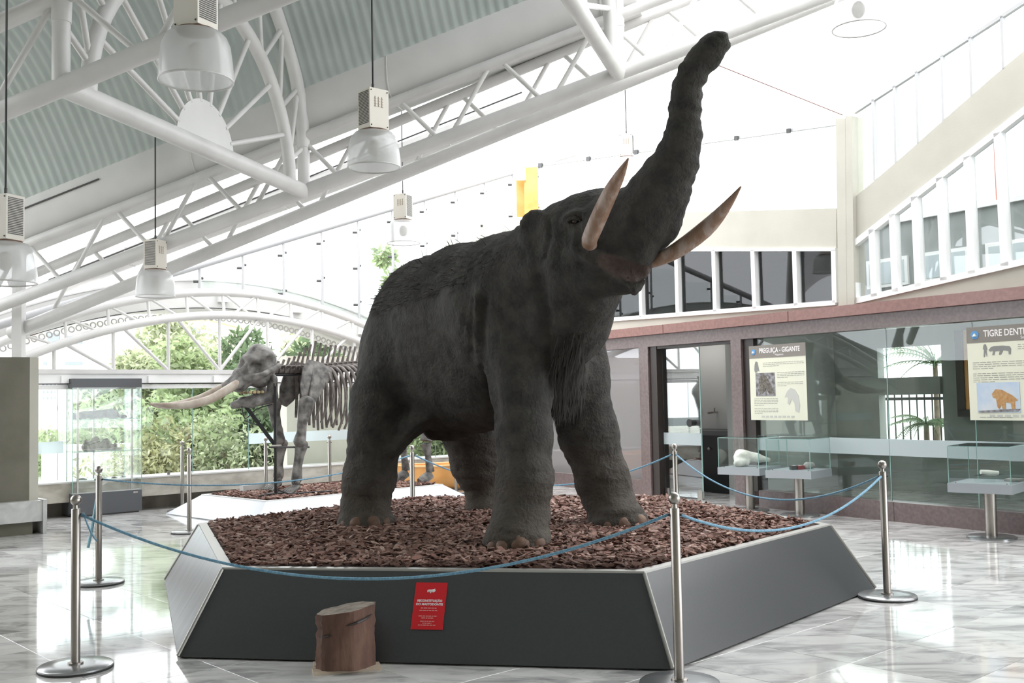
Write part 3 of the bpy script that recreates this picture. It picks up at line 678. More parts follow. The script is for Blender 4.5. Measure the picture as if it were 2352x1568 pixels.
# ================================================================== SCULPTING TOOLS (distance fields meshed by surface nets)
class Field:
    def __init__(s, lo, hi, h):
        s.lo = np.asarray(lo, float); s.h = h; s.n = np.ceil((np.asarray(hi, float) - s.lo) / h).astype(int) + 1
        s.f = np.full(s.n, .6, np.float32)
        s.ax = [s.lo[i] + h * np.arange(s.n[i]) for i in range(3)]
    def _blk(s, lo, hi):
        a = np.clip(np.floor((lo - s.lo) / s.h).astype(int), 0, s.n - 1); b = np.clip(np.ceil((hi - s.lo) / s.h).astype(int) + 1, 1, s.n)
        sl = tuple(slice(a[i], max(b[i], a[i] + 1)) for i in range(3))
        X = np.meshgrid(*[s.ax[i][sl[i]] for i in range(3)], indexing='ij', sparse=True)
        return sl, X
    def _put(s, sl, d, k, sub):
        f = s.f[sl]
        if sub: d = -d; h = np.clip(.5 - .5 * (d - f) / k, 0, 1); s.f[sl] = f + (d - f) * h + 0 + k * h * (1 - h) if False else np.maximum(f, d) + np.maximum(k - np.abs(f - d), 0) ** 2 / (4 * k)
        else: s.f[sl] = np.minimum(f, d) - np.maximum(k - np.abs(f - d), 0) ** 2 / (4 * k)
    def cone(s, a, b, ra, rb, k=.06, sub=False):
        a, b = np.asarray(a, float), np.asarray(b, float); m = max(ra, rb) + 2.5 * k + 2 * s.h
        sl, X = s._blk(np.minimum(a, b) - m, np.maximum(a, b) + m); ab = b - a; L2 = max(ab @ ab, 1e-9)
        t = np.clip(((X[0] - a[0]) * ab[0] + (X[1] - a[1]) * ab[1] + (X[2] - a[2]) * ab[2]) / L2, 0, 1)
        d = np.sqrt((X[0] - a[0] - t * ab[0]) ** 2 + (X[1] - a[1] - t * ab[1]) ** 2 + (X[2] - a[2] - t * ab[2]) ** 2) - (ra + t * (rb - ra))
        s._put(sl, d, k, sub); return s
    def chain(s, pts, rs, k=.06, sub=False):
        for i in range(len(pts) - 1): s.cone(pts[i], pts[i + 1], rs[i], rs[i + 1], k, sub)
        return s
    def ell(s, c, r, axes=None, k=.06, sub=False):
        c = np.asarray(c, float); r = np.asarray(r, float); m = r.max() + 2.5 * k + 2 * s.h
        sl, X = s._blk(c - m, c + m); A = np.eye(3) if axes is None else np.array(axes)
        q = [(X[0] - c[0]) * A[i][0] + (X[1] - c[1]) * A[i][1] + (X[2] - c[2]) * A[i][2] for i in range(3)]
        k0 = np.sqrt(sum((q[i] / r[i]) ** 2 for i in range(3))); k1 = np.sqrt(sum((q[i] / r[i] ** 2) ** 2 for i in range(3))) + 1e-9
        s._put(sl, k0 * (k0 - 1) / k1, k, sub); return s
    def floor_cut(s, z):
        s.f = np.maximum(s.f, (z - s.ax[2])[None, None, :].astype(np.float32)); return s
    def mesh(s):
        f = s.f; ins = f < 0; n = s.n
        cnt = np.zeros(n - 1, int); C = [(i, j, k) for i in (0, 1) for j in (0, 1) for k in (0, 1)]
        cut = lambda A, o: A[o[0]:n[0] - 1 + o[0], o[1]:n[1] - 1 + o[1], o[2]:n[2] - 1 + o[2]]
        for o in C: cnt += cut(ins, o)
        act = (cnt > 0) & (cnt < 8); idx = np.argwhere(act); num = np.full(n - 1, -1, int); num[act] = np.arange(len(idx))
        fv = {o: f[idx[:, 0] + o[0], idx[:, 1] + o[1], idx[:, 2] + o[2]] for o in C}
        acc = np.zeros((len(idx), 3)); w = np.zeros(len(idx))
        for o in C:
            for ax in range(3):
                if o[ax]: continue
                p = list(o); p[ax] = 1; p = tuple(p); a, b = fv[o], fv[p]; x = (a < 0) != (b < 0)
                t = np.where(x, a / np.where(x, a - b, 1), 0); q = np.array(o, float)[None, :].repeat(len(idx), 0); q[:, ax] = t
                acc[x] += q[x]; w[x] += 1
        V = s.lo + (idx + acc / w[:, None]) * s.h
        Q = []
        for ax in range(3):
            b, c = (ax + 1) % 3, (ax + 2) % 3
            sa = [slice(None)] * 3; sb = [slice(None)] * 3; sa[ax] = slice(0, n[ax] - 1); sb[ax] = slice(1, n[ax])
            x = ins[tuple(sa)] != ins[tuple(sb)]; e = np.argwhere(x)
            e = e[(e[:, b] > 0) & (e[:, c] > 0) & (e[:, b] < n[b] - 1) & (e[:, c] < n[c] - 1)]
            d = lambda db, dc: num[tuple((e - np.eye(3, dtype=int)[b] * db - np.eye(3, dtype=int)[c] * dc).T)]
            q = np.stack([d(1, 1), d(0, 1), d(0, 0), d(1, 0)], 1)
            fl = ~ins[tuple(e.T)]; q[fl] = q[fl][:, ::-1]; Q.append(q)
        return V, np.concatenate(Q)
def hash3(i, j, k):
    h = (i * 374761393 + j * 668265263 + k * 2147483647) & 0xffffffff
    h = ((h ^ (h >> 13)) * 1274126177) & 0xffffffff
    return ((h ^ (h >> 16)) & 0xffff) / 32767.5 - 1
def vnoise(P):
    P = np.asarray(P, float); I = np.floor(P).astype(np.int64); F_ = P - I; F_ = F_ * F_ * (3 - 2 * F_); r = 0
    for a in (0, 1):
        for b in (0, 1):
            for c in (0, 1):
                w = (F_[:, 0] if a else 1 - F_[:, 0]) * (F_[:, 1] if b else 1 - F_[:, 1]) * (F_[:, 2] if c else 1 - F_[:, 2])
                r = r + w * hash3(I[:, 0] + a, I[:, 1] + b, I[:, 2] + c)
    return r
def vnormals(V, Q):
    n = np.cross(V[Q[:, 2]] - V[Q[:, 0]], V[Q[:, 3]] - V[Q[:, 1]]); N = np.zeros_like(V)
    for i in range(4): np.add.at(N, Q[:, i], n)
    return N / (np.linalg.norm(N, axis=1, keepdims=True) + 1e-9)
def relax(V, Q, it=2, w=.5):
    for _ in range(it):
        S = np.zeros_like(V); c = np.zeros(len(V))
        for i in range(4):
            for j in (1, 3): np.add.at(S, Q[:, i], V[Q[:, (i + j) % 4]]); np.add.at(c, Q[:, i], 1)
        V = V + w * (S / np.maximum(c, 1)[:, None] - V)
    return V
def blob_mesh(prims, h, noise=((8, .01),), pad=.08, cut=None):
    los = np.min([np.minimum(np.array(p[0]), np.array(p[1])) - max(p[2], p[3]) for p in prims], 0) - pad
    his = np.max([np.maximum(np.array(p[0]), np.array(p[1])) + max(p[2], p[3]) for p in prims], 0) + pad
    F_ = Field(los, his, h)
    for p in prims: F_.cone(p[0], p[1], p[2], p[3], p[4] if len(p) > 4 else .03, sub=(len(p) > 5 and p[5]))
    if cut is not None: F_.floor_cut(cut)
    V, Q = F_.mesh(); V = relax(V, Q, 1)
    N = vnormals(V, Q); d = sum(a * vnoise(V * fr + 13.7) for fr, a in noise)
    V = V + N * (d[:, None] if hasattr(d, '__len__') else 0)
    return V, Q

# ================================================================== THE MASTODON
PLH = .475                                       # platform top
def pk(px, py, Y, rpx): return at(px, py, Y), rpx * Y / 2400.0
def put(Fd, pts, k=.1, sub=False):
    L = [pk(*p) for p in pts]
    if len(L) == 1: Fd.cone(L[0][0], L[0][0], L[0][1], L[0][1], k, sub)
    else: Fd.chain([a for a, _ in L], [r for _, r in L], k, sub)
Fd = Field((-1.75, 5.75, PLH - .06), (1.55, 10.3, 3.8), .023)
put(Fd, [(985, 800, 9.0, 150), (1090, 745, 8.5, 172), (1190, 710, 7.95, 176)], .12)          # trunk of the body
put(Fd, [(1000, 730, 9.0, 142), (1085, 712, 8.6, 150)], .12)                                   # high back
put(Fd, [(1050, 850, 8.7, 150), (1150, 830, 8.2, 150)], .12)                                   # belly
put(Fd, [(905, 800, 9.1, 72), (880, 900, 8.9, 66)], .12)                                       # rump
put(Fd, [(1190, 700, 7.7, 170), (1285, 605, 7.25, 118)], .12)                                  # neck
put(Fd, [(1225, 780, 7.7, 130), (1290, 735, 7.35, 105), (1345, 665, 7.05, 84)], .1)            # chest and throat
put(Fd, [(1255, 850, 7.85, 92)], .1)
put(Fd, [(1312, 548, 7.05, 90), (1365, 522, 6.95, 80), (1415, 515, 6.85, 82)], .1)             # head
put(Fd, [(1345, 600, 6.95, 85), (1430, 575, 6.75, 78)], .1)                                    # cheek
put(Fd, [(1425, 530, 6.75, 92), (1482, 497, 6.6, 80), (1518, 437, 6.5, 66), (1552, 370, 6.42, 53), (1569, 310, 6.35, 40), (1574, 245, 6.3, 34),
         (1579, 197, 6.27, 31), (1597, 157, 6.24, 32), (1626, 122, 6.2, 33), (1650, 101, 6.18, 31)], .05)   # raised trunk
put(Fd, [(1436, 560, 6.66, 62), (1468, 578, 6.58, 42)], .05)                                   # upper lip
put(Fd, [(1318, 628, 6.95, 74), (1375, 634, 6.78, 50), (1425, 646, 6.66, 30), (1458, 656, 6.58, 18), (1478, 645, 6.56, 9)], .04)   # lower jaw
CUT = [(1388, 600, 6.58, 12), (1420, 613, 6.58, 19), (1458, 624, 6.58, 21), (1490, 628, 6.62, 9)]
put(Fd, CUT, .025, sub=True)                                                                  # open mouth
put(Fd, [(1446, 642, 6.74, 15), (1476, 632, 6.68, 12), (1486, 622, 6.64, 9)], .03)               # far side of the lip
put(Fd, [(1680, 96, 6.0, 10), (1662, 100, 6.06, 9)], .02, sub=True)                             # trunk tip hollow
# legs
put(Fd, [(1205, 720, 7.5, 112), (1190, 810, 7.42, 78), (1197, 890, 7.35, 66), (1203, 1000, 7.28, 61), (1205, 1100, 7.2, 61), (1197, 1180, 7.17, 63)], .09)
put(Fd, [(1194, 1200, 7.16, 66), (1188, 1245, 7.1, 80)], .06)
put(Fd, [(1300, 740, 8.0, 85), (1322, 860, 8.1, 74), (1352, 1000, 8.2, 65), (1384, 1100, 8.22, 58), (1400, 1160, 8.2, 54)], .09)
put(Fd, [(1404, 1165, 8.2, 54), (1421, 1202, 8.12, 68)], .06)
put(Fd, [(925, 830, 8.75, 95), (880, 920, 8.6, 72), (864, 1000, 8.55, 60), (848, 1100, 8.5, 56), (838, 1160, 8.5, 53)], .09)
put(Fd, [(838, 1170, 8.5, 54), (841, 1202, 8.46, 68)], .06)
put(Fd, [(1075, 880, 9.2, 95), (1085, 980, 9.3, 72), (1100, 1060, 9.4, 60), (1116, 1125, 9.45, 46)], .09)
put(Fd, [(1116, 1135, 9.45, 45), (1118, 1168, 9.42, 52)], .06)
put(Fd, [(1010, 930, 8.45, 40), (950, 975, 8.42, 24), (908, 1032, 8.38, 16)], .08)             # flank fold
put(Fd, [(1000, 985, 8.7, 26), (1060, 985, 8.6, 22)], .08)
# ear flap lying against the head
ec = at(1226, 532, 7.0)
Fd.ell(ec, (.04, .11, .16), axes=[nrm((-.55, -.83, .05)), nrm((.83, -.55, -.15)), nrm((.1, -.1, 1))], k=.03)
# tail
tl = [at(872, 760, 9.35), at(842, 850, 9.4), at(822, 930, 9.35), at(812, 975, 9.3)]
Fd.chain(tl, [.07, .05, .035, .045], .05)
Fd.cone(at(810, 968, 9.28), at(815, 1002, 9.28), .035, .02, .03)
# brow over the eye, cheek furrow
put(Fd, [(1300, 500, 6.76, 9), (1325, 490, 6.72, 11), (1345, 498, 6.70, 8)], .04)
Fd.floor_cut(PLH - .005)
mv, mq = Fd.mesh(); mv = relax(mv, mq, 2)
mn = vnormals(mv, mq)
d = .007 * vnoise(mv * 5.5) + .006 * vnoise(mv * 14 + 7) + .0035 * vnoise(mv * 31) + .002 * vnoise(mv * 60)
legm = np.clip((1.6 - mv[:, 2]) / .6, 0, 1)
d += legm * (.007 * vnoise(mv * V3(9, 9, 26) + 3) + .004 * vnoise(mv * V3(30, 30, 45)))   # cracked skin bands on the legs
trk = np.clip((mv[:, 2] - 2.55) / .4, 0, 1) * (mv[:, 0] > .72)
d += trk * .0045 * np.sin(mv[:, 2] * 78 + 3.5 * vnoise(mv * 5)) * (1 + vnoise(mv * 9))   # irregular rings of the trunk
# sculpted folds: strokes given by where they lie on the near flank
px_ = CXP + FPX * ((mv - CAMP) @ cR) / ((mv - CAMP) @ cF); py_ = CYP - FPX * ((mv - CAMP) @ cU) / ((mv - CAMP) @ cF)
near = ((mn * nrm_rows(mv - CAMP)).sum(1) < -.05)
def stroke(pts, w, amp):
    global d
    P = np.array(pts, float); q = np.column_stack([px_, py_]); best = np.full(len(q), 1e9)
    if len(P) == 1: best = np.linalg.norm(q - P[0], axis=1)
    for a, b in zip(P[:-1], P[1:]):
        ab = b - a; t = np.clip(((q - a) @ ab) / (ab @ ab), 0, 1); best = np.minimum(best, np.linalg.norm(q - a - t[:, None] * ab, axis=1))
    d = d + near * amp * np.exp(-(best / w) ** 2)
stroke([(1191, 532), (1200, 506), (1222, 491), (1243, 493), (1256, 503)], 8, .022)        # ear rim
stroke([(1232, 548), (1226, 575)], 20, -.035); stroke([(1259, 503), (1261, 540), (1248, 590)], 7, -.03); stroke([(1205, 600), (1190, 560)], 7, -.02)
stroke([(1298, 500), (1318, 489), (1342, 493)], 6, .018); stroke([(1302, 514), (1322, 522), (1342, 517)], 5, .012); stroke([(1321, 506)], 13, -.02)
stroke([(1324, 540), (1318, 572), (1335, 592), (1362, 590)], 9, .028)                     # tusk socket
stroke([(1345, 590), (1372, 604), (1420, 634), (1457, 668)], 7, .022); stroke([(1330, 606), (1366, 620), (1410, 650), (1440, 668)], 8, -.02)   # lip
stroke([(1280, 600), (1290, 560), (1300, 530)], 10, -.012); stroke([(1290, 640), (1330, 655), (1380, 662)], 12, .012)
stroke([(1112, 690), (1105, 760), (1112, 830), (1130, 890), (1140, 960)], 11, -.035)      # behind the shoulder
stroke([(1088, 690), (1080, 750), (1084, 810)], 5, -.014); stroke([(1072, 700), (1063, 760)], 5, -.01); stroke([(1097, 680), (1093, 770), (1098, 840)], 4, .012)
stroke([(1150, 570), (1110, 640), (1095, 700)], 14, .02); stroke([(1240, 640), (1255, 720), (1262, 800), (1262, 900)], 14, -.03)
stroke([(935, 900), (960, 945), (985, 958)], 12, .02); stroke([(985, 957), (945, 990), (912, 1030)], 8, .022); stroke([(975, 975), (940, 1010)], 8, -.02)
for y in (985, 1030, 1078, 1118, 1150): stroke([(1135, y), (1200, y + 9), (1268, y + 2)], 4, -.008)
for y in (1010, 1060, 1105, 1140): stroke([(1290, y), (1360, y + 8), (1450, y)], 4, -.008); stroke([(785, y), (850, y + 8), (930, y)], 4, -.006)
stroke([(1110, 1215), (1190, 1228), (1270, 1210)], 6, -.012); stroke([(1345, 1180), (1410, 1188), (1480, 1176)], 5, -.01); stroke([(775, 1180), (838, 1187), (905, 1178)], 5, -.01)
mv = mv + mn * d[:, None]
cm = np.zeros(len(mv))
for (x, y, Y, r), (x2, y2, Y2, r2) in zip(CUT[:-1], CUT[1:]):
    for t in (0, .33, .66, 1):
        c = at(x + (x2 - x) * t, y + (y2 - y) * t, Y + (Y2 - Y) * t); cm = np.maximum(cm, np.clip(((r + (r2 - r) * t) * Y / 2400 + .03 - np.linalg.norm(mv - c, axis=1)) / .022, 0, 1))
mast = root('mastodon', (-.1, 8.3, PLH), 'life-size dark grey mastodon with raised trunk standing on the bark', 'mastodon')
def skin_mat():
    m = mat('dark_elephant_hide', (.034, .0325, .0305), (.060, .056, .050), rough=.8, scale=9, detail=9, bump=.8, bscale=42, spec=.22)
    nt = m.node_tree; N = nt.nodes; L = nt.links; b = N['Principled BSDF']
    src = b.inputs['Base Color'].links[0].from_socket
    ge = N.new('ShaderNodeNewGeometry'); sx = N.new('ShaderNodeSeparateXYZ'); L.new(ge.outputs['Position'], sx.inputs[0])
    mr = N.new('ShaderNodeMapRange'); mr.inputs['From Min'].default_value = .45; mr.inputs['From Max'].default_value = 1.25; mr.inputs['To Min'].default_value = .75; mr.inputs['To Max'].default_value = 0
    L.new(sx.outputs['Z'], mr.inputs[0])
    n = N.new('ShaderNodeTexNoise'); n.inputs['Scale'].default_value = 7; n.inputs['Detail'].default_value = 7
    mu = N.new('ShaderNodeMath'); mu.operation = 'MULTIPLY'; L.new(mr.outputs[0], mu.inputs[0]); L.new(n.outputs['Fac'], mu.inputs[1])
    mx = N.new('ShaderNodeMix'); mx.data_type = 'RGBA'; mx.inputs['B'].default_value = (.155, .128, .10, 1)      # dried mud on the lower legs
    L.new(mu.outputs[0], mx.inputs['Factor']); L.new(src, mx.inputs['A']); at2 = N.new('ShaderNodeAttribute'); at2.attribute_name = 'mouth'
    m3 = N.new('ShaderNodeMix'); m3.data_type = 'RGBA'; m3.inputs['B'].default_value = (.11, .082, .072, 1)   # pinkish mouth lining
    L.new(at2.outputs['Fac'], m3.inputs['Factor']); L.new(mx.outputs['Result'], m3.inputs['A']); L.new(m3.outputs['Result'], b.inputs['Base Color'])
    return m
M['hide'] = skin_mat()
body = obj('body', (mv, mq), M['hide'], mast, 180)
body.data.attributes.new('mouth', 'FLOAT', 'POINT').data.foreach_set('value', cm.astype(np.float32))
from mathutils.bvhtree import BVHTree
bvh = BVHTree.FromPolygons([tuple(p) for p in mv], [tuple(q) for q in mq.tolist()])
def hit(px, py):
    r = bvh.ray_cast(Vector(tuple(CAMP)), Vector(tuple(nrm(ray(px, py)))))
    return (np.array(r[0]), np.array(r[1])) if r[0] is not None else (at(px, py, 99), V3(0, -1, 0))
# tusks
M['tusk'] = mat('weathered_tusk', (.235, .135, .085), (.40, .31, .26), rough=.5, scale=8, detail=8, bump=.3, bscale=40, stretch=(1.6, 1.6, .5), c3=(.29, .18, .125), lo=.38, hi=.62)
def spline(pts, n):
    P = np.array(pts, float); k = len(P); out = []
    for i in range(n):
        u = i / (n - 1) * (k - 1); j = min(int(u), k - 2); t = u - j
        p0, p1, p2, p3 = P[max(j - 1, 0)], P[j], P[j + 1], P[min(j + 2, k - 1)]
        out.append(.5 * (2 * p1 + (p2 - p0) * t + (2 * p0 - 5 * p1 + 4 * p2 - p3) * t * t + (3 * p1 - p0 - 3 * p2 + p3) * t ** 3))
    return np.array(out)
def horn(name, pts, m, parent, n=18, ns=14, lab=None):
    K = spline([list(at(p[0], p[1], p[2])) + [p[3] * p[2] / 2400] for p in pts], n)
    return obj(name, MB().tube(list(K[:, :3]), list(np.maximum(K[:, 3], .002)), ns), m, parent, 60, label=lab)
horn('tusk', [(1364, 562, 6.62, 10), (1353, 555, 6.44, 18), (1373, 505, 6.36, 20), (1399, 448, 6.26, 18.5), (1422, 405, 6.16, 13), (1443, 364, 6.06, 2)], M['tusk'], mast)
horn('tusk', [(1488, 608, 6.7, 8), (1504, 600, 6.62, 14), (1556, 574, 6.55, 18.5), (1622, 524, 6.42, 19.5), (1668, 474, 6.3, 12), (1702, 428, 6.2, 2)], M['tusk'], mast)
# eye
ep, en = hit(1322, 506)
eye = obj('eye', MB().sphere(ep - en * .002, .028, 16, 10), mat('dark_glass_eye', (.03, .022, .018), rough=.05), mast, 180)
lid = MB(); rx = nrm(np.cross(en, ZU)); uy = np.cross(rx, en)
lid.tube([ep + en * .02 + rx * .05 * math.cos(a) + uy * (.028 * math.sin(a)) for a in np.linspace(.1, math.pi - .1, 9)], [.006, .012, .014, .015, .015, .015, .014, .012, .006], 7)
lid.tube([ep + en * .02 + rx * .046 * math.cos(a) - uy * (.024 * math.sin(a)) for a in np.linspace(.1, math.pi - .1, 9)], [.005, .009, .011, .011, .011, .011, .011, .009, .005], 7)
obj('eyelids', lid, M['hide'], mast, 180)
# toenails
M['nail'] = mat('brown_toenail', (.115, .066, .045), (.19, .112, .075), rough=.65, scale=14, bump=.2)
for (cx_, cz_, toes) in ((1187, 1246, ((1128, 1254, 15), (1152, 1264, 17), (1197, 1259, 23), (1238, 1250, 19), (1259, 1240, 12))),
                         (838, 1202, ((789, 1203, 14), (819, 1207, 17), (858, 1207, 18), (890, 1201, 15))),
                         (1420, 1202, ((1395, 1215, 12), (1437, 1214, 17), (1474, 1207, 19), (1489, 1200, 13)))):
    for (x, y, r) in toes:
        p = None
        for mixf in (0, .12, .25, .4, .6):
            p, n_ = hit(x + (cx_ - x) * mixf, y - 12)
            if p[1] < 9: break
        R = r * p[1] / 2400; n2 = nrm(n_ * V3(1, 1, 0)); tx = np.cross(ZU, n2)
        c = V3(p[0], p[1], PLH + R * .75) - n2 * R * .36; mb = MB(); vs = []
        for i in range(9):
            a = math.pi * i / 8
            for k in range(12):
                b = 2 * math.pi * k / 12
                vs.append(c + tx * R * math.sin(a) * math.cos(b) + n2 * R * .62 * math.sin(a) * math.sin(b) - ZU * R * .98 * math.cos(a))
        mb.add(vs, [(i * 12 + k, i * 12 + (k + 1) % 12, (i + 1) * 12 + (k + 1) % 12, (i + 1) * 12 + k) for i in range(8) for k in range(12)])
        obj('toenail', mb, M['nail'], mast, 180)
# mouth lining
p, n_ = hit(1440, 640)
# shaggy coat: tufts on the back and a fringe under the chest
def tufts(name, sel, cnt, L, droop, m):
    ids = np.random.choice(np.where(sel)[0], cnt); mb_v = []; mb_f = []
    back = nrm((-.62, .78, 0))
    for i in ids:
        p = mv[i] - mn[i] * .006; l = L * random.uniform(.5, 1.2)
        fl = nrm(mn[i] * .22 + back * random.uniform(.2, .8) + V3(0, 0, -droop) + np.random.normal(0, .15, 3))
        sd = nrm(np.cross(fl, mn[i]) + 1e-6) * random.uniform(.0022, .0045)
        b = len(mb_v); tip = p + fl * l + V3(0, 0, -.1 * l)
        mid = p + fl * l * .5 + mn[i] * .006
        mb_v += [p - sd, p + sd, mid + sd * .8, mid - sd * .8, tip]
        mb_f += [(b, b + 1, b + 2, b + 3), (b + 3, b + 2, b + 4)]
    mb = MB(); mb.add(mb_v, mb_f); return obj(name, mb, m, mast, kind='stuff')
M['hair'] = mat('dark_shaggy_hair', (.022, .02, .018), rough=.8, isl=[(.018, .017, .016), (.06, .054, .048), (.028, .026, .024)], spec=.2)
ridge = (mn[:, 2] > .25) & (py_ > 530) & (py_ < 720) & (px_ > 860) & (px_ < 1175) & (mv[:, 2] > 1.9)
tufts('back_mane', ridge, 3600, .12, .35, M['hair'])
fr_ = (px_ > 1268) & (px_ < 1345) & (py_ > 760) & (py_ < 940) & (mv[:, 1] < 8.1) & (mn[:, 2] < .3)
if fr_.sum() > 20: tufts('chest_fringe', fr_, 900, .17, 1.3, M['hair'])

# ================================================================== DISPLAY PLATFORM
def bark(name, poly_in, z, count, parent_lab, size=(.05, .022), seed=1, group=None, near=0):
    rs = np.random.RandomState(seed); P = np.array(poly_in)[:, :2]; lo, hi = P.min(0), P.max(0); n = len(P)
    pts = []
    while len(pts) < count:
        q = lo + rs.rand(count, 2) * (hi - lo); ok = np.ones(count, bool)
        for i in range(n):
            e = P[(i + 1) % n] - P[i]; ok &= (e[0] * (q[:, 1] - P[i][1]) - e[1] * (q[:, 0] - P[i][0])) / np.linalg.norm(e) > .02
        pts += list(q[ok])
    q = np.array(pts[:count]); q = q[np.argsort(q[:, 1])]
    L = size[0] * (.55 + .9 * rs.rand(count)); Wd = size[1] * (.6 + .8 * rs.rand(count)); T = .004 + .004 * rs.rand(count)
    yaw = rs.rand(count) * 2 * np.pi; pit = rs.normal(0, .26, count); rol = rs.normal(0, .35, count)
    cyw, syw, cp, sp_, cr, sr = np.cos(yaw), np.sin(yaw), np.cos(pit), np.sin(pit), np.cos(rol), np.sin(rol)
    ax = np.stack([cyw * cp, syw * cp, sp_], 1); ay0 = np.stack([-syw, cyw, 0 * yaw], 1); az0 = np.cross(ax, ay0)
    ay = ay0 * cr[:, None] + az0 * sr[:, None]; az = np.cross(ax, ay)
    c = np.column_stack([q, z + .012 + .022 * rs.rand(count)])
    prof = [(-1, -.5), (-.5, -1), (.7, -.8), (1, .1), (.4, 1), (-.7, .8)]
    V = np.concatenate([(c + ax * (L * (u + .25 * (rs.rand(count) - .5)))[:, None] * .5 + ay * (Wd * w)[:, None] * .5 + az * (T * s)[:, None])[:, None, :] for s in (-.5, .5) for u, w in prof], 1)
    fl = [(0, 1, 2, 3, 4, 5)[::-1], (6, 7, 8, 9, 10, 11)] + [(i, (i + 1) % 6, 6 + (i + 1) % 6, 6 + i) for i in range(6)]
    vs, fs = V.reshape(-1, 3), []
    return V, fl
M['bark'] = mat('pine_bark_chips', (.75, .75, .75), (1.2, 1.15, 1.1), rough=.8, scale=40, isl=[(.07, .036, .028), (.26, .15, .125), (.15, .08, .066), (.42, .29, .25), (.10, .055, .044), (.33, .205, .17), (.20, .11, .088), (.48, .36, .31)], spec=.25)
M['soil'] = mat('dark_bark_bed', (.05, .026, .02), (.12, .065, .05), rough=.9, scale=30, bump=.5)
def chips_object(V, fl, sel, name, parent):
    n = len(sel); vs = V[sel].reshape(-1, 3); fs = [tuple(i + 12 * k for i in f) for k in range(n) for f in fl]
    return obj(name, (vs, fs), M['bark'], parent)
hexc = V3(-.145, 8.38, 0); ang0 = math.atan2(6.17 - 8.38, -2.01 + .145)
def hexp(R, z): return [hexc + V3(R * math.cos(ang0 + i * math.pi / 3), R * math.sin(ang0 + i * math.pi / 3), z) for i in range(6)]
RBt, RTp = 2.86, 2.555
plat = root('display_platform', hexc, 'large dark grey hexagonal platform with sloping sides carrying the mastodon', 'platform')
hb, ht = hexp(RBt, 0.012), hexp(RTp, PLH)
for i in range(6):
    j = (i + 1) % 6; a, b2, c2, d2 = hb[i], hb[j], ht[j], ht[i]
    n = nrm(np.cross(b2 - a, d2 - a))
    pn = obj('side_panel', MB().prism([a, b2, c2, d2], -n * .018), M['sheen_lam'] if i == 5 else M['lam'], plat)
    if i == 5: pn['label'] = 'left side panel with window sheen painted into its colour'
    e = nrm(d2 - a); obj('corner_trim', MB().tube([a + n * .002 + V3(0, 0, .004), d2 + n * .002], .012, 6), M['trim'], plat, 60)
    ti, tj = hexp(RTp - .075, PLH)[i], hexp(RTp - .075, PLH)[j]
    obj('top_rim', MB().prism([d2, c2, tj, ti], V3(0, 0, .012)), M['trim'], plat)
obj('plinth_shadow_gap', MB().prism(hexp(RBt - .04, 0.0), V3(0, 0, .014)), M['dkframe'], plat)
obj('bark_bed', MB().prism(hexp(RTp - .05, PLH - .05), V3(0, 0, .052)), M['soil'], plat)
inner = hexp(RTp - .07, PLH)
mul = None
Vc, fl = bark('bark', inner, PLH, 13500, '', (.062, .028), 3)
mul = root('bark_mulch', hexc + V3(0, 0, PLH), 'reddish brown bark chips covering the top of the grey hexagonal platform', 'bark chips', kind='stuff')
ids = np.arange(len(Vc))
front = ids[:300]
chips_object(Vc, fl, ids[300:], 'bark_chips', mul)['kind'] = 'stuff'
base = None
for k in front:
    P = Vc[k]; c = P.mean(0)
    ch = obj('bark_chip', (P, fl), M['bark'], mul); 
# red sign stuck on the front panel
fa, fb2 = hb[0], hb[1]; fn = nrm(np.cross(fb2 - fa, ht[0] - fa)); fx = nrm(fb2 - fa); fy = np.cross(fn, fx)
def onpanel(px, py, o=.004):
    d = ray(px, py); t = ((fa + fn * o - CAMP) @ fn) / (d @ fn); return CAMP + d * t
sc_ = onpanel(986, 1391); 
sg = root('red_sign', sc_, 'red printed sign with white lettering stuck on the platform front', 'sign')
hx, hy = .094, .138
obj('sign_sheet', MB().obox(sc_, fx * hx, fy * hy, fn * .0015), M['red'], sg)
S = lambda x, y: sc_ + fx * x * hx * 2 + fy * y * hy * 2 + fn * .0022
obj('logo_mark', MB().tube([S(.02, .325) - fx * .018, S(.02, .325) + fx * .012], .006, 8).prism([S(.02, .325) + fx * p + fy * q for p, q in ((.004, .006), (.020, .012), (.024, .0), (.018, -.008), (.004, -.008))], fn * .001), M['print'], sg)
text('mpb', .024, S(.0, .32), fx, fy, M['print'], sg, 'logo_lettering', bold=.001)
text('RECONSTITUIÇÃO', .0175, S(.0, .105), fx, fy, M['print'], sg, 'title', bold=.0006, sx=1.0)
text('DO MASTODONTE', .0175, S(.0, .03), fx, fy, M['print'], sg, 'title', bold=.0006, sx=1.05)
M['rprint'] = mat('pink_print', (.75, .30, .28), rough=.5)
lb = MB()
for (yy, w, n) in ((-.05, .52, 5), (-.10, .58, 6), (-.22, .60, 5), (-.26, .4, 4), (-.33, .46, 4), (-.37, .3, 3), (-.41, .56, 4)):
    x = -w / 2
    while x < w / 2:
        x2 = min(w / 2, x + random.uniform(.06, .14)); c = (S(x, yy) + S(x2 - .02, yy)) / 2
        lb.obox(c, fx * (x2 - .02 - x) * hx, fy * .0028, fn * .0004); x = x2
obj('text_lines', lb, M['rprint'], sg)
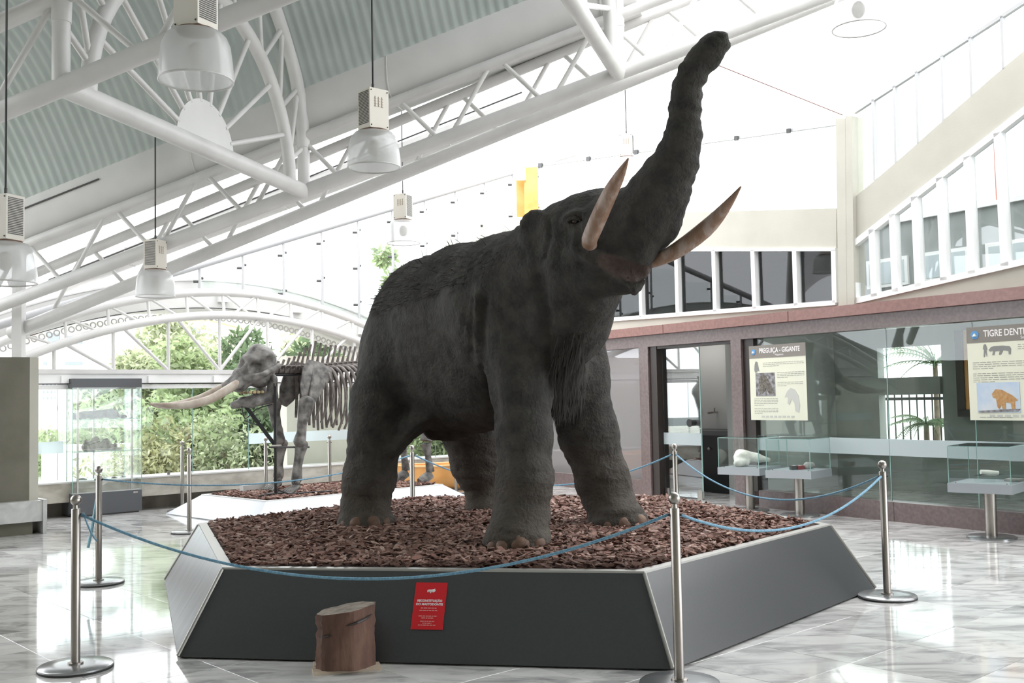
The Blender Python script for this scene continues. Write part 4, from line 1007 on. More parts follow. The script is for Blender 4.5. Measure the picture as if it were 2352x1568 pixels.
# sawn log on a board in front of the platform
lg = gz(788, 1545)
lt = root('log_stump', lg + V3(0, 0, .018), 'short rough sawn log standing on a board before the platform', 'log')
R0 = .151; rows = []; rs = np.random.RandomState(5); nn = 30; hts = np.linspace(0, .315, 13)
an = np.linspace(0, 2 * np.pi, nn, endpoint=False)
lc = lg + V3(0, .1, .018)
base_r = R0 * (1 + .06 * np.sin(an * 2 + .6) + .035 * np.sin(an * 5 + 1) + .03 * rs.normal(size=nn))
mb = MB(); vs = []
for i, h in enumerate(hts):
    hh = h * (1 + .02 * math.sin(i)); rr = base_r * (1 + .025 * rs.normal(size=nn)) * (1.0 - .02 * math.sin(h * 9))
    if i in (8,): rr = rr * np.where(np.sin(an + 2.2) < .2, .95, 1)
    for k in range(nn): vs.append(lc + V3(rr[k] * math.cos(an[k]), rr[k] * math.sin(an[k]), hh + (.02 * math.cos(an[k]) if i == 12 else 0)))
vs.append(lc + V3(0, 0, .312)); m0 = len(hts)
fs = [(i * nn + k, i * nn + (k + 1) % nn, (i + 1) * nn + (k + 1) % nn, (i + 1) * nn + k) for i in range(m0 - 1) for k in range(nn)]
M['logbark'] = mat('rough_brown_log_side', (.085, .045, .032), (.20, .115, .08), rough=.8, scale=9, detail=8, bump=.6, bscale=26, stretch=(1, 1, .22), c3=(.135, .07, .05))
M['logtop'] = mat('grey_sawn_log_top', (.17, .14, .115), (.30, .255, .21), rough=.8, scale=20, bump=.4)
mb.add(vs, fs); obj('trunk_section', mb, M['logbark'], lt, 45)
mb = MB(); mb.add([vs[(m0 - 1) * nn + k] for k in range(nn)] + [vs[-1]], [(k, (k + 1) % nn, nn) for k in range(nn)]); obj('sawn_top', mb, M['logtop'], lt)
cr = MB()
for z0, a0, a1 in ((.245, -1.4, -.15), (.17, -2.7, -1.9)):
    cr.tube([lc + V3(1.0 * R0 * 1.01 * math.cos(a), R0 * 1.01 * math.sin(a), z0 + .03 * (a - a0)) for a in np.linspace(a0, a1, 7)], [.002, .006, .008, .008, .007, .006, .002], 6)
obj('bark_crack', cr, M['dkframe'], lt)
bd = root('wood_board', lg, 'pale softwood board under the sawn log', 'board')
rot = nrm((.97, .25, 0)); rot2 = V3(-rot[1], rot[0], 0)
obj('plank', MB().obox(lc * V3(1, 1, 0) + rot * .0 + rot2 * -.045 + ZU * .009, rot * .185, rot2 * .06, ZU * .009), mat('pale_pine_board', (.52, .42, .32), (.62, .52, .41), rough=.6, scale=8, stretch=(1, 6, 1)), bd)
obj('plank', MB().obox(lc * V3(1, 1, 0) + rot2 * .09 + ZU * .009, rot * .17, rot2 * .05, ZU * .009), bpy.data.materials['pale_pine_board'], bd)

# ================================================================== STANCHIONS AND ROPES
st0 = root('stanchion', (0, 0, 0), '-', 'stanchion', 'steel barrier posts')
obj('base_plate', MB().lathe([(.0, .03), (.10, .029), (.195, .026), (.203, .020), (.203, .010)][::-1], 40), M['steel_base'], st0, 40)
obj('rubber_ring', MB().lathe([(.204, 0), (.2055, .011), (.2, .012), (.0, .0105)], 40), M['steel_dk'], st0, 40)
obj('collar', MB().lathe([(.043, .025), (.043, .036), (.03, .038)], 20), M['steel'], st0, 40)
obj('post', MB().lathe([(.0255, .03), (.0255, .895), (.023, .899), (.0, .899)], 24), M['steel'], st0, 40)
fn_ = obj('ball_finial', MB().sphere((0, 0, .948), .0315, 18, 12).lathe([(.014, .895), (.012, .92)], 12), M['steel'], st0, 60)
obj('rope_eye', MB().tube([V3(-.034, 0, .865), V3(.034, 0, .865)], .008, 8), M['black'], st0, 40)
SP = dict(fl=V3(-2.51, 6.01, 0), fl2=V3(-3.5, 8.84, 0), fc=V3(.82, 5.42, 0), fr=V3(2.65, 7.57, 0), rr=V3(1.66, 10.85, 0), rl=V3(-1.14, 11.7, 0),
          s1=V3(-3.78, 12.2, 0), s2=V3(-4.62, 14.6, 0), s3=V3(-2.80, 15.9, 0), s4=V3(-3.66, 15.45, 0), s5=V3(-.93, 16.6, 0))
SL = dict(fl='steel stanchion at the front left with its whole base plate showing',
          fl2='steel stanchion behind the left one, a light blue rope end hanging from it',
          fc='steel stanchion in front of the platform, its foot below the picture edge',
          fr='steel stanchion standing clear on the marble at the right of the platform',
          rr='steel stanchion behind the platform in front of the glass door', rl='steel stanchion seen between the mastodon legs on the left',
          s1='nearer of two close stanchions left of the white platform', s2='farther of two close stanchions left of the white platform',
          s3='stanchion behind the skeleton, next to the pale pier', s4='stanchion against the window behind the skeleton front legs',
          s5='stanchion in front of the orange boat')
for i, k in enumerate(SP):
    if i == 0: st0.location = tuple(SP[k]); st0['label'] = SL[k]; ORG[st0.name] = SP[k]
    else: dup(st0, SP[k], SL[k])
def rope(a, b2, sag, label, r=.008, z0=.865, z1=.865):
    A, B_ = SP[a] + V3(0, 0, z0), SP[b2] + V3(0, 0, z1); d = nrm((B_ - A) * V3(1, 1, 0)); A = A + d * .034; B_ = B_ - d * .034
    pts = [A + (B_ - A) * t - V3(0, 0, 4 * sag * t * (1 - t)) for t in np.linspace(0, 1, 33)]
    g = obj('rope', MB().tube(pts, r, 8), M['rope'], None, 180, origin=A); tag(g, label, 'rope', 'blue barrier ropes'); return g
rope('fl', 'fc', .345, 'dark blue rope sagging across the front of the platform')
rope('fl2', 'rl', .16, 'thin blue rope sagging behind the left end of the platform', .007)
rope('rl', 'rr', .33, 'blue rope running behind the mastodon legs', .008)
rope('rr', 'fr', .30, 'light blue rope sagging from the rear right stanchion to the right one')
rope('fc', 'fr', .21, 'light blue rope sagging from the front stanchion to the right one')
for k, pts, r, lab in (('fl2', [(0, 0, .87), (-.02, -.02, .7), (-.06, -.03, .45), (-.09, -.03, .30)], .013, 'light blue rope end hanging from the second left stanchion'),
                       ('fl', [(.02, .02, .87), (.05, .05, .76), (.075, .08, .70)], .005, 'thin loose cord end behind the front left stanchion')):
    g = obj('rope_end', MB().tube(list(spline([SP[k] + V3(*p) + V3(0, .032, 0) for p in pts], 12)), r, 7), M['rope'] if k == 'fl' else mat('light_blue_cord', (.30, .52, .62), rough=.7), None, 180, origin=SP[k]); tag(g, lab, 'rope')

# ================================================================== PENDANT LAMPS
M['shade'] = glass_mat('prismatic_acrylic', tint=(.88, .88, .88), ior=1.6, rough=.2, haze=.36, hcol=(.92, .92, .91))
lm0 = root('pendant_lamp', (0, 0, 0), '-', 'lamp', 'industrial pendant lamps')
prof = [(.105, .0), (.152, -.014), (.182, -.045), (.20, -.095), (.211, -.165), (.216, -.24), (.217, -.30)]
obj('shade', MB().lathe([(r * (1 + .012 * (i % 2)), z) for i, (r, z) in enumerate(prof)], 48, cap=False).lathe([(r - .008, z - .002) for r, z in prof][::-1], 48, cap=False), M['shade'], lm0, 60)
obj('shade_rim', MB().tube([V3(.216 * math.cos(a), .216 * math.sin(a), -.302) for a in np.linspace(0, 2 * math.pi, 33)], .006, 6, cap=False), M['white'], lm0, 60)
obj('collar_ring', MB().lathe([(.09, -.004), (.112, -.006), (.118, .006), (.09, .012)], 28), M['rust'], lm0, 40)
hs = obj('ballast_housing', MB().box(-.095, .095, -.085, .085, .01, .34), M['ballast'], lm0)
lv = MB()
for k in range(22):
    z = .05 + k * .0125
    for x in (-.0965, .0965): lv.box(x - .002, x + .002, -.07, .07, z, z + .006)
obj('cooling_louvres', lv, M['dark'], hs, kind='stuff')
lb = MB()
for c in range(3):
    for y in (-.0865, .0865):
        for k in range(4): lb.box(-.045 + c * .033, -.045 + c * .033 + .007, y - .001, y + .001, .19 + k * .022, .205 + k * .022)
        for k in range(4): lb.box(-.05 + c * .033, -.05 + c * .033 + .02, y - .001, y + .001, .186 + k * .022, .19 + k * .022)
obj('housing_marking', lb, mat('faded_brown_print', (.30, .24, .17), rough=.6), hs)
sb = MB()
for x in (-.08, .08):
    for y in (-.087, .087):
        for z in (.03, .32): sb.sphere((x, y, z), .006, 8, 5)
obj('screws', sb, M['dark'], hs)
obj('bulb', MB().sphere((0, 0, -.14), .055, 16, 10, (1, 1, 1.3)), M['ivory'], lm0, 180)
obj('hook', MB().tube([V3(0, 0, .34), V3(0, 0, .40)], .012, 8), M['dark'], lm0)
def lamp(px, py, Y, ztop, label, rz, first=False):
    p = at(px, py, Y)
    if first: lm0.location = tuple(p); lm0['label'] = label; ORG[lm0.name] = p; lm0.rotation_euler = (0, 0, rz); o = lm0
    else: o = dup(lm0, p, label, rz)
    c = obj('suspension_cable', MB().tube([V3(0, 0, .39), V3(0, 0, ztop - p[2])], .008, 6), M['dark'], None); c.parent = o
lamp(450, 72, 6.15, 6.2, 'largest pendant lamp at the top left with its bulb visible', -.47, True)
lamp(858, 302, 8.55, 5.9, 'pendant lamp hanging just left of top centre in front of the white gutter', .75)
lamp(12, 556, 7.6, 4.15, 'pendant lamp cut by the left edge of the picture', -.35)
lamp(357, 620, 11.9, 3.8, 'small pendant lamp hanging before the arched window truss', 1.25)
lamp(926, 506, 13.6, 4.4, 'pale pendant lamp above the mastodon back', 2.72)
lamp(1440, 362, 15.2, 6.0, 'pale pendant lamp behind the tip of the left tusk', 2.87)
lamp(1970, -15, 8.6, 6.0, 'pendant lamp at the top edge right of the trunk', .9)
# ================================================================== WHITE PLATFORM WITH THE SKELETON
zq = .25
cF_ = gz(610, 1152, zq); cL = gz(502, 1133, zq); cRt = gz(1018, 1113, zq)
e1 = nrm((cRt - cF_) * V3(1, 1, 0)); e2 = nrm((cL - cF_) * V3(1, 1, 0)); e2 = V3(-e1[1], e1[0], 0)
L1, L2 = (cRt - cF_) @ e1, max((cL - cF_) @ e2, 1.5)
def q4(ins, z): return [cF_ * V3(1, 1, 0) + e1 * (a + s1 * ins) + e2 * (b + s2 * ins) + ZU * z for a, b, s1, s2 in ((0, 0, -1, -1), (L1, 0, 1, -1), (L1, L2, 1, 1), (0, L2, -1, 1))]
wp = root('skeleton_platform', cF_ * V3(1, 1, 0) + e1 * L1 / 2 + e2 * L2 / 2, 'low white platform with sloping sides carrying the skeleton', 'platform')
b4, t4 = q4(.34, .012), q4(0, zq)
for i in range(4):
    j = (i + 1) % 4; n = nrm(np.cross(b4[j] - b4[i], t4[i] - b4[i]))
    obj('side_panel', MB().prism([b4[i], b4[j], t4[j], t4[i]], -n * .018), M['wlam'], wp)
    t5 = q4(-.06, zq); obj('top_rim', MB().prism([t4[i], t4[j], t5[j], t5[i]], V3(0, 0, .01)), M['white'], wp)
obj('bark_bed', MB().prism(q4(-.04, zq - .04), V3(0, 0, .042)), M['soil'], wp)
Vc, fl = bark('bark', q4(-.05, zq), zq, 3200, '', (.075, .035), 9)
m2 = chips_object(Vc, fl, np.arange(len(Vc)), 'bark_mulch', None); tag(m2, 'bark chips on the white platform under the skeleton', 'bark chips', None, 'stuff')
pb = gz(565, 1133, zq + .02)
tag(obj('info_block', MB().obox(pb + V3(0, .35, .045), e1 * .17, e2 * .05, ZU * .045), M['white'], None, origin=pb), 'small white block lying on bark behind the skeleton front foot', 'sign block')

# ---- skeleton: x' along the facing direction (towards the left front), y' sideways, z up
sk0 = V3(-3.02, 14.28, zq); fd = nrm((-.743, -.669, 0)); sd = V3(-fd[1], fd[0], 0)      # sd: towards the window on the right hand
if sd[1] > 0: sd = -sd                                                                     # sd: towards the camera
def K(x, y, z): return sk0 + fd * x + sd * y + ZU * (z - zq)
sk = root('mastodon_skeleton', sk0, 'grey mounted mastodon skeleton with tusks on the white platform', 'skeleton')
def KS(x, y, z): return K(x + .17, y, z)
# skull
pr = [(KS(.30, 0, 2.03), KS(.32, 0, 1.90), .215, .21, .08), (KS(.34, 0, 2.14), KS(.36, 0, 2.05), .115, .16, .08), (KS(.44, 0, 1.95), KS(.62, 0, 1.75), .18, .125, .06),
      (KS(.48, 0, 2.08), KS(.60, 0, 1.90), .06, .07, .05),
      (KS(.62, .07, 1.76), KS(.76, .10, 1.70), .085, .065, .05), (KS(.62, -.07, 1.76), KS(.76, -.10, 1.70), .085, .065, .05),
      (KS(.16, .23, 1.97), KS(.40, .27, 1.86), .04, .045, .03), (KS(.40, .27, 1.86), KS(.56, .16, 1.80), .045, .06, .03), (KS(.16, -.23, 1.97), KS(.40, -.27, 1.86), .04, .045, .03), (KS(.40, -.27, 1.86), KS(.56, -.16, 1.80), .045, .06, .03),
      (KS(.46, .17, 1.96), KS(.47, .32, 1.97), .075, .08, .02, True), (KS(.46, -.17, 1.96), KS(.47, -.32, 1.97), .075, .08, .02, True), (KS(.27, .21, 2.05), KS(.29, .32, 2.04), .06, .07, .03, True), (KS(.30, .20, 1.83), KS(.32, .25, 1.78), .055, .05, .02, True),
      (KS(.60, .0, 2.0), KS(.66, 0, 2.02), .07, .09, .05, True), (KS(.30, .24, 1.74), KS(.42, .26, 1.70), .06, .05, .04, True), (KS(.30, -.24, 1.74), KS(.42, -.26, 1.70), .06, .05, .04, True)]
Vs, Qs = blob_mesh(pr, .02, ((9, .012), (24, .005)))
obj('skull', (Vs, Qs), M['bone'], sk, 180)
jw = []
for s in (-1, 1):
    jw += [(KS(.20, .15 * s, 1.80), KS(.22, .15 * s, 1.56), .06, .075, .03), (KS(.22, .15 * s, 1.55), KS(.50, .10 * s, 1.50), .075, .07, .04), (KS(.50, .10 * s, 1.50), KS(.68, .02 * s, 1.46), .07, .05, .04)]
Vs, Qs = blob_mesh(jw, .02, ((11, .01),)); obj('lower_jaw', (Vs, Qs), M['bone'], sk, 180)
for s in (-1, 1):
    tb = MB()
    for k in range(4): tb.sphere(KS(.34 + .06 * k, .115 * s, 1.625), .03, 8, 6, (1, 1, .8))
    obj('molar_row', tb, mat('yellowed_teeth', (.45, .36, .2), rough=.4) if s < 0 else bpy.data.materials['yellowed_teeth'], sk, 180)
    pts = spline([KS(.66, .1 * s, 1.76), KS(.85, .13 * s, 1.66), KS(1.10, .17 * s, 1.545), KS(1.35, .18 * s, 1.485), KS(1.58, .15 * s, 1.47), KS(1.80, .07 * s, 1.50)], 20)
    obj('tusk', MB().tube(list(pts), list(np.interp(np.linspace(0, 1, 20), [0, .15, .6, .9, 1], [.05, .058, .052, .03, .004])), 12),
        mat('grey_brown_tusk', (.30, .235, .185), (.47, .42, .36), rough=.5, scale=6, detail=6, stretch=(1, 1, .5)) if s < 0 else bpy.data.materials['grey_brown_tusk'], sk, 180)
# spine: neck, hump, back
def spx(i): return .26 - i * .082
NV = 32
def spz(i):
    x = spx(i); return np.interp(x, [-2.4, -1.7, -1.0, -.5, -.1, .2], [1.62, 1.88, 2.0, 1.96, 1.93, 1.93])
M['bonedk'] = mat('dark_brown_bone', (.085, .07, .065), (.17, .145, .13), rough=.6, scale=14, bump=.3, bscale=40)
for i in range(NV):
    x, z = spx(i), spz(i); vb_ = MB().tube([K(x + .034, 0, z), K(x - .034, 0, z)], [.062, .056], 10)
    for s in (-1, 1): vb_.tube([K(x, .04 * s, z + .03), K(x - .015, .13 * s, z + .045)], [.026, .014], 6)
    obj('vertebra', vb_, M['bonedk'], sk, 50)
    h = np.interp(i, [0, 3, 5, 7, 9, 14, 20, 30], [.07, .14, .26, .34, .28, .23, .20, .10])
    obj('neural_spine', MB().tube([K(x, 0, z + .03), K(x - .03, 0, z + .6 * h), K(x - .06 - .04 * h, 0, z + .04 + h)], [.024, .016, .019], 7), M['bonedk'], sk, 60)
# ribs
for i in range(5, 22):
    x, z = spx(i), spz(i); ln = np.interp(i, [5, 10, 17, 21], [.66, .88, .82, .5]); wd = np.interp(i, [5, 12, 21], [.24, .42, .36])
    for s in (-1, 1):
        pts = spline([K(x, .05 * s, z + .02), K(x - .03, wd * .75 * s, z - .06), K(x - .07, wd * s, z - .42 * ln), K(x - .05, wd * .93 * s, z - .75 * ln), K(x - .01, wd * .72 * s, z - ln)], 12)
        obj('rib', MB().tube(list(pts), list(np.linspace(.022, .014, 12)), 7, ell=1.3), M['bonedk'], sk, 60)
# shoulder blades and legs
def plate(pts2, y0, y1, th, m, name):
    n = len(pts2); c = np.mean(pts2, 0); mb = MB(); vs = []
    for lay, (sc, o) in enumerate(((1, -.3), (1, .3), (.55, 1), )):
        for p in pts2:
            q = c + (np.array(p) - c) * sc; y = y0 + (y1 - y0) * (q[1] - 1.4) / .7; vs.append(K(q[0], y + math.copysign(th, y0) * o, q[1]))
    fs = [tuple(range(n))] + [(l * n + i, l * n + (i + 1) % n, (l + 1) * n + (i + 1) % n, (l + 1) * n + i) for l in (0, 1) for i in range(n)] + [tuple(range(2 * n, 3 * n))]
    mb.add(vs, fs); bm = None
    return obj(name, mb, m, sk, 50)
for s in (-1, 1):
    yb = .33 * s
    plate([(.02, 1.47), (-.10, 1.42), (-.20, 1.50), (-.40, 1.74), (-.58, 1.80), (-.52, 1.90), (-.34, 2.02), (-.13, 2.06), (-.04, 1.94), (.03, 1.70)], yb, .20 * s, .03, M['bone'], 'shoulder_blade')
    obj('blade_ridge', MB().tube([K(-.06, yb + .05 * s, 1.52), K(-.14, .29 * s, 1.76), K(-.20, .24 * s, 1.98)], [.022, .02, .009], 8), M['bone'], sk, 60)
    fx_ = .14 if s > 0 else .10
    A_, E_, W_, T_ = (K(-.03, .34, 1.47), K(.08, .34, .96), K(.12, .33, .47), K(.18, .33, .31)) if s > 0 else (K(.08, -.34, 1.47), K(0, -.34, .96), K(.02, -.33, .47), K(.1, -.33, .31))
    pr = [(A_, A_ * .55 + E_ * .45, .10, .05, .05), (A_ * .55 + E_ * .45, E_, .05, .08, .05), (E_ + sd * .05 + fd * .02, E_ - sd * .05, .06, .06, .04), (A_ + fd * .06, A_ * .4 + E_ * .6 + fd * .05, .05, .035, .04)]
    Vs, Qs = blob_mesh(pr, .02, ((12, .008),)); obj('upper_arm_bone', (Vs, Qs), M['bone'], sk, 180)
    pr = [(E_ - ZU * .05 - fd * .05, W_ * .5 + E_ * .5 - fd * .02, .07, .036, .04), (W_ * .5 + E_ * .5 - fd * .02, W_, .036, .066, .04), (E_ - ZU * .06 + fd * .04, W_ + fd * .05, .03, .036, .02)]
    Vs, Qs = blob_mesh(pr, .02, ((12, .008),)); obj('forearm_bone', (Vs, Qs), M['bone'], sk, 180)
    wb = MB()
    for a in range(3):
        for b in range(2): wb.sphere(W_ - ZU * (.05 + .05 * b) + sd * (.05 * (a - 1)) + fd * .02, .036, 9, 6)
    obj('wrist_bones', wb, M['bone'], sk, 180)
    for k in range(5):
        o = sd * (.042 * (k - 2)); p0 = W_ - ZU * .10 + o * .8 + fd * .02; p1 = p0 + fd * .10 - ZU * .05 + o * .5; p2 = p1 + fd * .07 + ZU * (zq + .035 - p1[2]) + o * .2
        obj('toe_bone', MB().tube([p0, (p0 + p1) / 2, p1, (p1 + p2) / 2, p2], [.026, .019, .027, .018, .022], 8), M['bone'], sk, 60)
    # hind limb
    A2, E2, W2 = K(-2.18, .26 * s, 1.50), K(-2.05, .30 * s, .88), K(-2.12, .30 * s, .42)
    obj('thigh_bone', MB().tube([A2, (A2 + E2) / 2, E2], [.1, .062, .09], 10), M['bone'], sk, 60)
    obj('shin_bone', MB().tube([E2 - ZU * .04, (E2 + W2) / 2, W2], [.08, .045, .065], 10), M['bone'], sk, 60)
    obj('hind_foot', MB().tube([W2 - ZU * .04, K(-2.02, .3 * s, .33), K(-1.92, .3 * s, zq + .04)], [.07, .075, .05], 10), M['bone'], sk, 60)
Vs, Qs = blob_mesh([(K(-1.95, .28, 1.80), K(-2.2, .24, 1.52), .10, .12, .06), (K(-1.95, -.28, 1.80), K(-2.2, -.24, 1.52), .10, .12, .06), (K(-2.2, .2, 1.5), K(-2.2, -.2, 1.45), .07, .07, .05)], .03, ((8, .01),))
obj('pelvis', (Vs, Qs), M['bone'], sk, 180)
# mount
mt = root('skeleton_mount', K(.40, 0, zq), 'black steel mount with upright and strut holding the skull of the skeleton', 'mount')
obj('upright', MB().bar(K(.40, .26, zq + .01), K(.40, .26, 1.74), .045, .03, up=(1, 0, 0)), M['black'], mt)
obj('back_upright', MB().bar(K(-1.3, 0, zq + .01), K(-1.3, 0, 1.93), .04, .04, up=(1, 0, 0)), M['black'], mt)
obj('spine_rail', MB().tube([K(spx(i), 0, spz(i) - .07) for i in range(0, NV, 3)], .02, 8), M['black'], mt)
obj('head_strut', MB().bar(K(.40, .24, .93), K(.73, .05, 1.46), .03, .05), M['black'], mt)
obj('cross_rod', MB().tube([K(.50, .26, .90), K(-.05, .36, .88)], .012, 8), M['black'], mt)
obj('jaw_cradle', MB().tube(list(spline([K(.81, .12, 1.44), K(.75, .10, 1.28), K(.60, .12, 1.40), K(.40, .18, 1.46)], 10)), .008, 6).tube([K(.77, .1, 1.26), K(.50, .14, 1.16)], .007, 6), M['black'], mt)
obj('clamp', MB().bar(K(.40, .285, 1.70), K(.40, .285, 1.74), .09, .012, up=(1, 0, 0)), M['steel'], mt)
obj('clamp', MB().bar(K(.47, .285, .92), K(.33, .285, .92), .02, .02), M['steel'], mt)
obj('foot_plate', MB().obox(K(.40, .26, zq + .045), fd * .12, sd * .08, ZU * .006), M['black'], mt)
obj('brace_leg', MB().tube([K(.40, .26, zq + .10), K(.35, .5, zq + .045), K(-.25, .6, zq + .045)], .012, 6).tube([K(.40, .26, zq + .045), K(.75, .45, zq + .045)], .012, 6), M['black'], mt)

# ================================================================== GLASS CABINET WITH FOSSILS
c0 = gz(166, 1189); ca = DB; cb_ = DA
cw = .95; cd = .60
cab = root('glass_cabinet', c0 + ca * cw / 2 + cb_ * cd / 2, 'tall glass display cabinet with dark base and cap holding fossils', 'cabinet')
def cbx(a0, a1, b0, b1, z0, z1): return MB().obox(c0 + ca * (a0 + a1) / 2 + cb_ * (b0 + b1) / 2 + ZU * (z0 + z1) / 2, ca * (a1 - a0) / 2, cb_ * (b1 - b0) / 2, ZU * (z1 - z0) / 2)
M['cabdk'] = mat('charcoal_cabinet_laminate', (.075, .078, .085), rough=.4)
obj('base', cbx(0, cw, 0, cd, .02, .31), M['cabdk'], cab); obj('kick_plate', cbx(.03, cw - .03, .03, cd - .03, 0, .02), M['dkframe'], cab)
obj('cap', cbx(0, cw, 0, cd, 1.74, 1.86), M['cabdk'], cab); obj('display_floor', cbx(.01, cw - .01, .01, cd - .01, .31, .318), M['white'], cab)
for (a0, a1, b0, b1) in ((.0, cw, .004, .012), (0, cw, cd - .012, cd - .004), (.004, .012, .012, cd - .012), (cw - .012, cw - .004, .012, cd - .012)):
    obj('glass_panel', cbx(a0, a1, b0, b1, .318, 1.74), M['cglass'], cab)
for a in (.0, cw - .008):
    for b in (.0, cd - .008): obj('glass_edge', cbx(a, a + .008, b, b + .008, .318, 1.74), M['edge'], cab)
for a in (.07, cw - .14): obj('standard', cbx(a, a + .025, .03, .055, .318, 1.74), M['steel'], cab)
obj('standard', cbx(cw * .5, cw * .5 + .02, cd - .05, cd - .03, .318, 1.74), M['steel'], cab)
for z in (.86, 1.30): 
    sh = obj('glass_shelf', cbx(.02, cw - .02, .02, cd - .02, z, z + .008), M['cglass'], cab); obj('shelf_edge', cbx(.02, cw - .02, .016, .02, z, z + .008), M['edge'], sh)
obj('lock', cbx(cw - .12, cw - .06, -.004, 0, .27, .29), M['steel'], cab)
def C(a, b, z): return c0 + ca * a + cb_ * b + ZU * z
def rock(name, prims, m, label, cat='fossil', h=.012, group='fossils in the tall cabinet', nz=((22, .008), (50, .004)), cut=None, orig=None):
    V_, Q_ = blob_mesh(prims, h, nz, cut=cut); o = obj(name, (V_, Q_), m, None, 180, origin=orig if orig is not None else V_.mean(0) * V3(1, 1, 0) + ZU * V_[:, 2].min()); tag(o, label, cat, group); return o
rock('fossil_bone', [(C(.10, .28, 1.345), C(.24, .28, 1.36), .05, .055), (C(.24, .28, 1.36), C(.62, .30, 1.38), .05, .062), (C(.62, .3, 1.38), C(.70, .3, 1.35), .06, .05), (C(.70, .3, 1.335), C(.83, .3, 1.33), .03, .025)], M['rockf'], 'long dark fossil limb bone on the upper cabinet shelf', cut=1.309)
rock('fossil_tooth', [(C(.28, .28, .92), C(.30, .28, .97), .06, .055), (C(.40, .3, .93), C(.42, .3, 1.0), .07, .06), (C(.54, .3, .93), C(.56, .3, .98), .07, .055), (C(.64, .3, .91), C(.68, .3, .92), .05, .045)], M['rockf'], 'lumpy grey fossil tooth on the lower cabinet shelf', cut=.869)
rock('fossil_slab', [(C(.22, .2, .885), C(.74, .22, .885), .016, .016)], M['rocklt'], 'thin flat fossil lying before the lumpy tooth', h=.008, nz=((22, .003),), cut=.869)
rock('fossil_vertebra', [(C(.20, .3, .41), C(.24, .3, .43), .085, .075)], M['rocklt'], 'round fossil at left on the cabinet floor', cut=.319)
rock('fossil_femur', [(C(.36, .35, .40), C(.56, .35, .42), .06, .07)], M['rocklt'], 'pale long fossil in the middle of the cabinet floor', cut=.319)
rock('fossil_block', [(C(.62, .25, .39), C(.66, .25, .45), .06, .05)], M['rockf'], 'darker upright fossil right of centre on the cabinet floor', cut=.319)
rock('fossil_ball', [(C(.80, .3, .42), C(.82, .3, .42), .075, .07), (C(.80, .3, .36), C(.80, .3, .33), .02, .02)], M['rocklt'], 'round fossil on a small foot at right on the cabinet floor', cut=.319)

# ================================================================== TABLE DISPLAY CASES
ka, kb = nrm((-.76, .65, 0)), nrm((.65, .76, 0))
def case(post, label, sa=.58, sb=.58, gl=.37):
    p = gz(*post); p[2] = 0
    g = root('display_case', p, label, 'display case', 'glass topped display cases by the vitrine')
    obj('foot', MB().lathe([(.235, 0), (.235, .014), (.22, .022), (.0, .024)], 36, p), M['steel_base'], g, 40)
    obj('post', MB().lathe([(.055, .02), (.055, .47)], 24, p), M['steel'], g, 40)
    B_ = lambda a0, a1, b0, b1, z0, z1: MB().obox(p + ka * (a0 + a1) / 2 + kb * (b0 + b1) / 2 + ZU * (z0 + z1) / 2, ka * (a1 - a0) / 2, kb * (b1 - b0) / 2, ZU * (z1 - z0) / 2)
    a, b = sa / 2, sb / 2
    obj('tabletop', B_(-a, a, -b, b, .465, .555), M['caselam'], g)
    bx = g; z0, z1 = .556, .556 + gl; a -= .012; b -= .012
    for (x0, x1, y0, y1) in ((-a, -a + .007, -b, b), (a - .007, a, -b, b), (-a + .007, a - .007, -b, -b + .007), (-a + .007, a - .007, b - .007, b)):
        obj('glass_side', B_(x0, x1, y0, y1, z0, z1), M['cglass'], g)
    obj('glass_lid', B_(-a, a, -b, b, z1, z1 + .007), M['cglass'], g)
    eb = MB()
    for x in (-a, a):
        for y in (-b, b): eb.obox(p + ka * x + kb * y + ZU * (z0 + z1) / 2, ka * .0035, kb * .0035, ZU * (z1 - z0) / 2)
    for x in (-a, a): eb.bar(p + ka * x - kb * b + ZU * z1, p + ka * x + kb * b + ZU * z1, .006, .006)
    for y in (-b, b): eb.bar(p + kb * y - ka * a + ZU * z1, p + kb * y + ka * a + ZU * z1, .006, .006)
    obj('glass_edges', eb, M['edge'], g)
    for x in (-a + .05, a - .05): obj('corner_screw', MB().lathe([(.008, .555), (.008, .565), (0, .565)], 8, p + ka * x - kb * (b - .05)), M['steel'], g)
    return lambda x, y, z: p + ka * x + kb * y + ZU * (.556 + z)
T1 = case((1724, 1172), 'glass display case holding a pale animal skull, in front of the doorway')
sk1 = rock('animal_skull', [(T1(.10, -.02, .10), T1(.12, .02, .13), .095, .085, .04), (T1(.08, 0, .12), T1(-.06, .10, .10), .085, .06, .04), (T1(-.06, .10, .10), T1(-.17, .19, .075), .055, .03, .03), (T1(.10, -.12, .05), T1(.02, -.04, .05), .05, .045, .03), (T1(.03, -.10, .13), T1(.03, -.14, .13), .032, .035, .02, True), (T1(.15, -.10, .15), T1(.14, -.16, .15), .02, .02, .02, True)], M['bonelt'], 'pale animal skull with long snout inside the left display case', 'skull', .012, None, ((18, .006), (40, .003)), cut=.557)
T2 = case((1838, 1184), 'glass display case with small fossils, overlapping the skull case on its right')
rock('small_skull', [(T2(-.08, .06, .04), T2(-.12, .12, .045), .045, .035)], M['rocklt'], 'small grey fossil skull lying in the middle display case', 'fossil', .008, None, ((25, .006),), cut=.557)
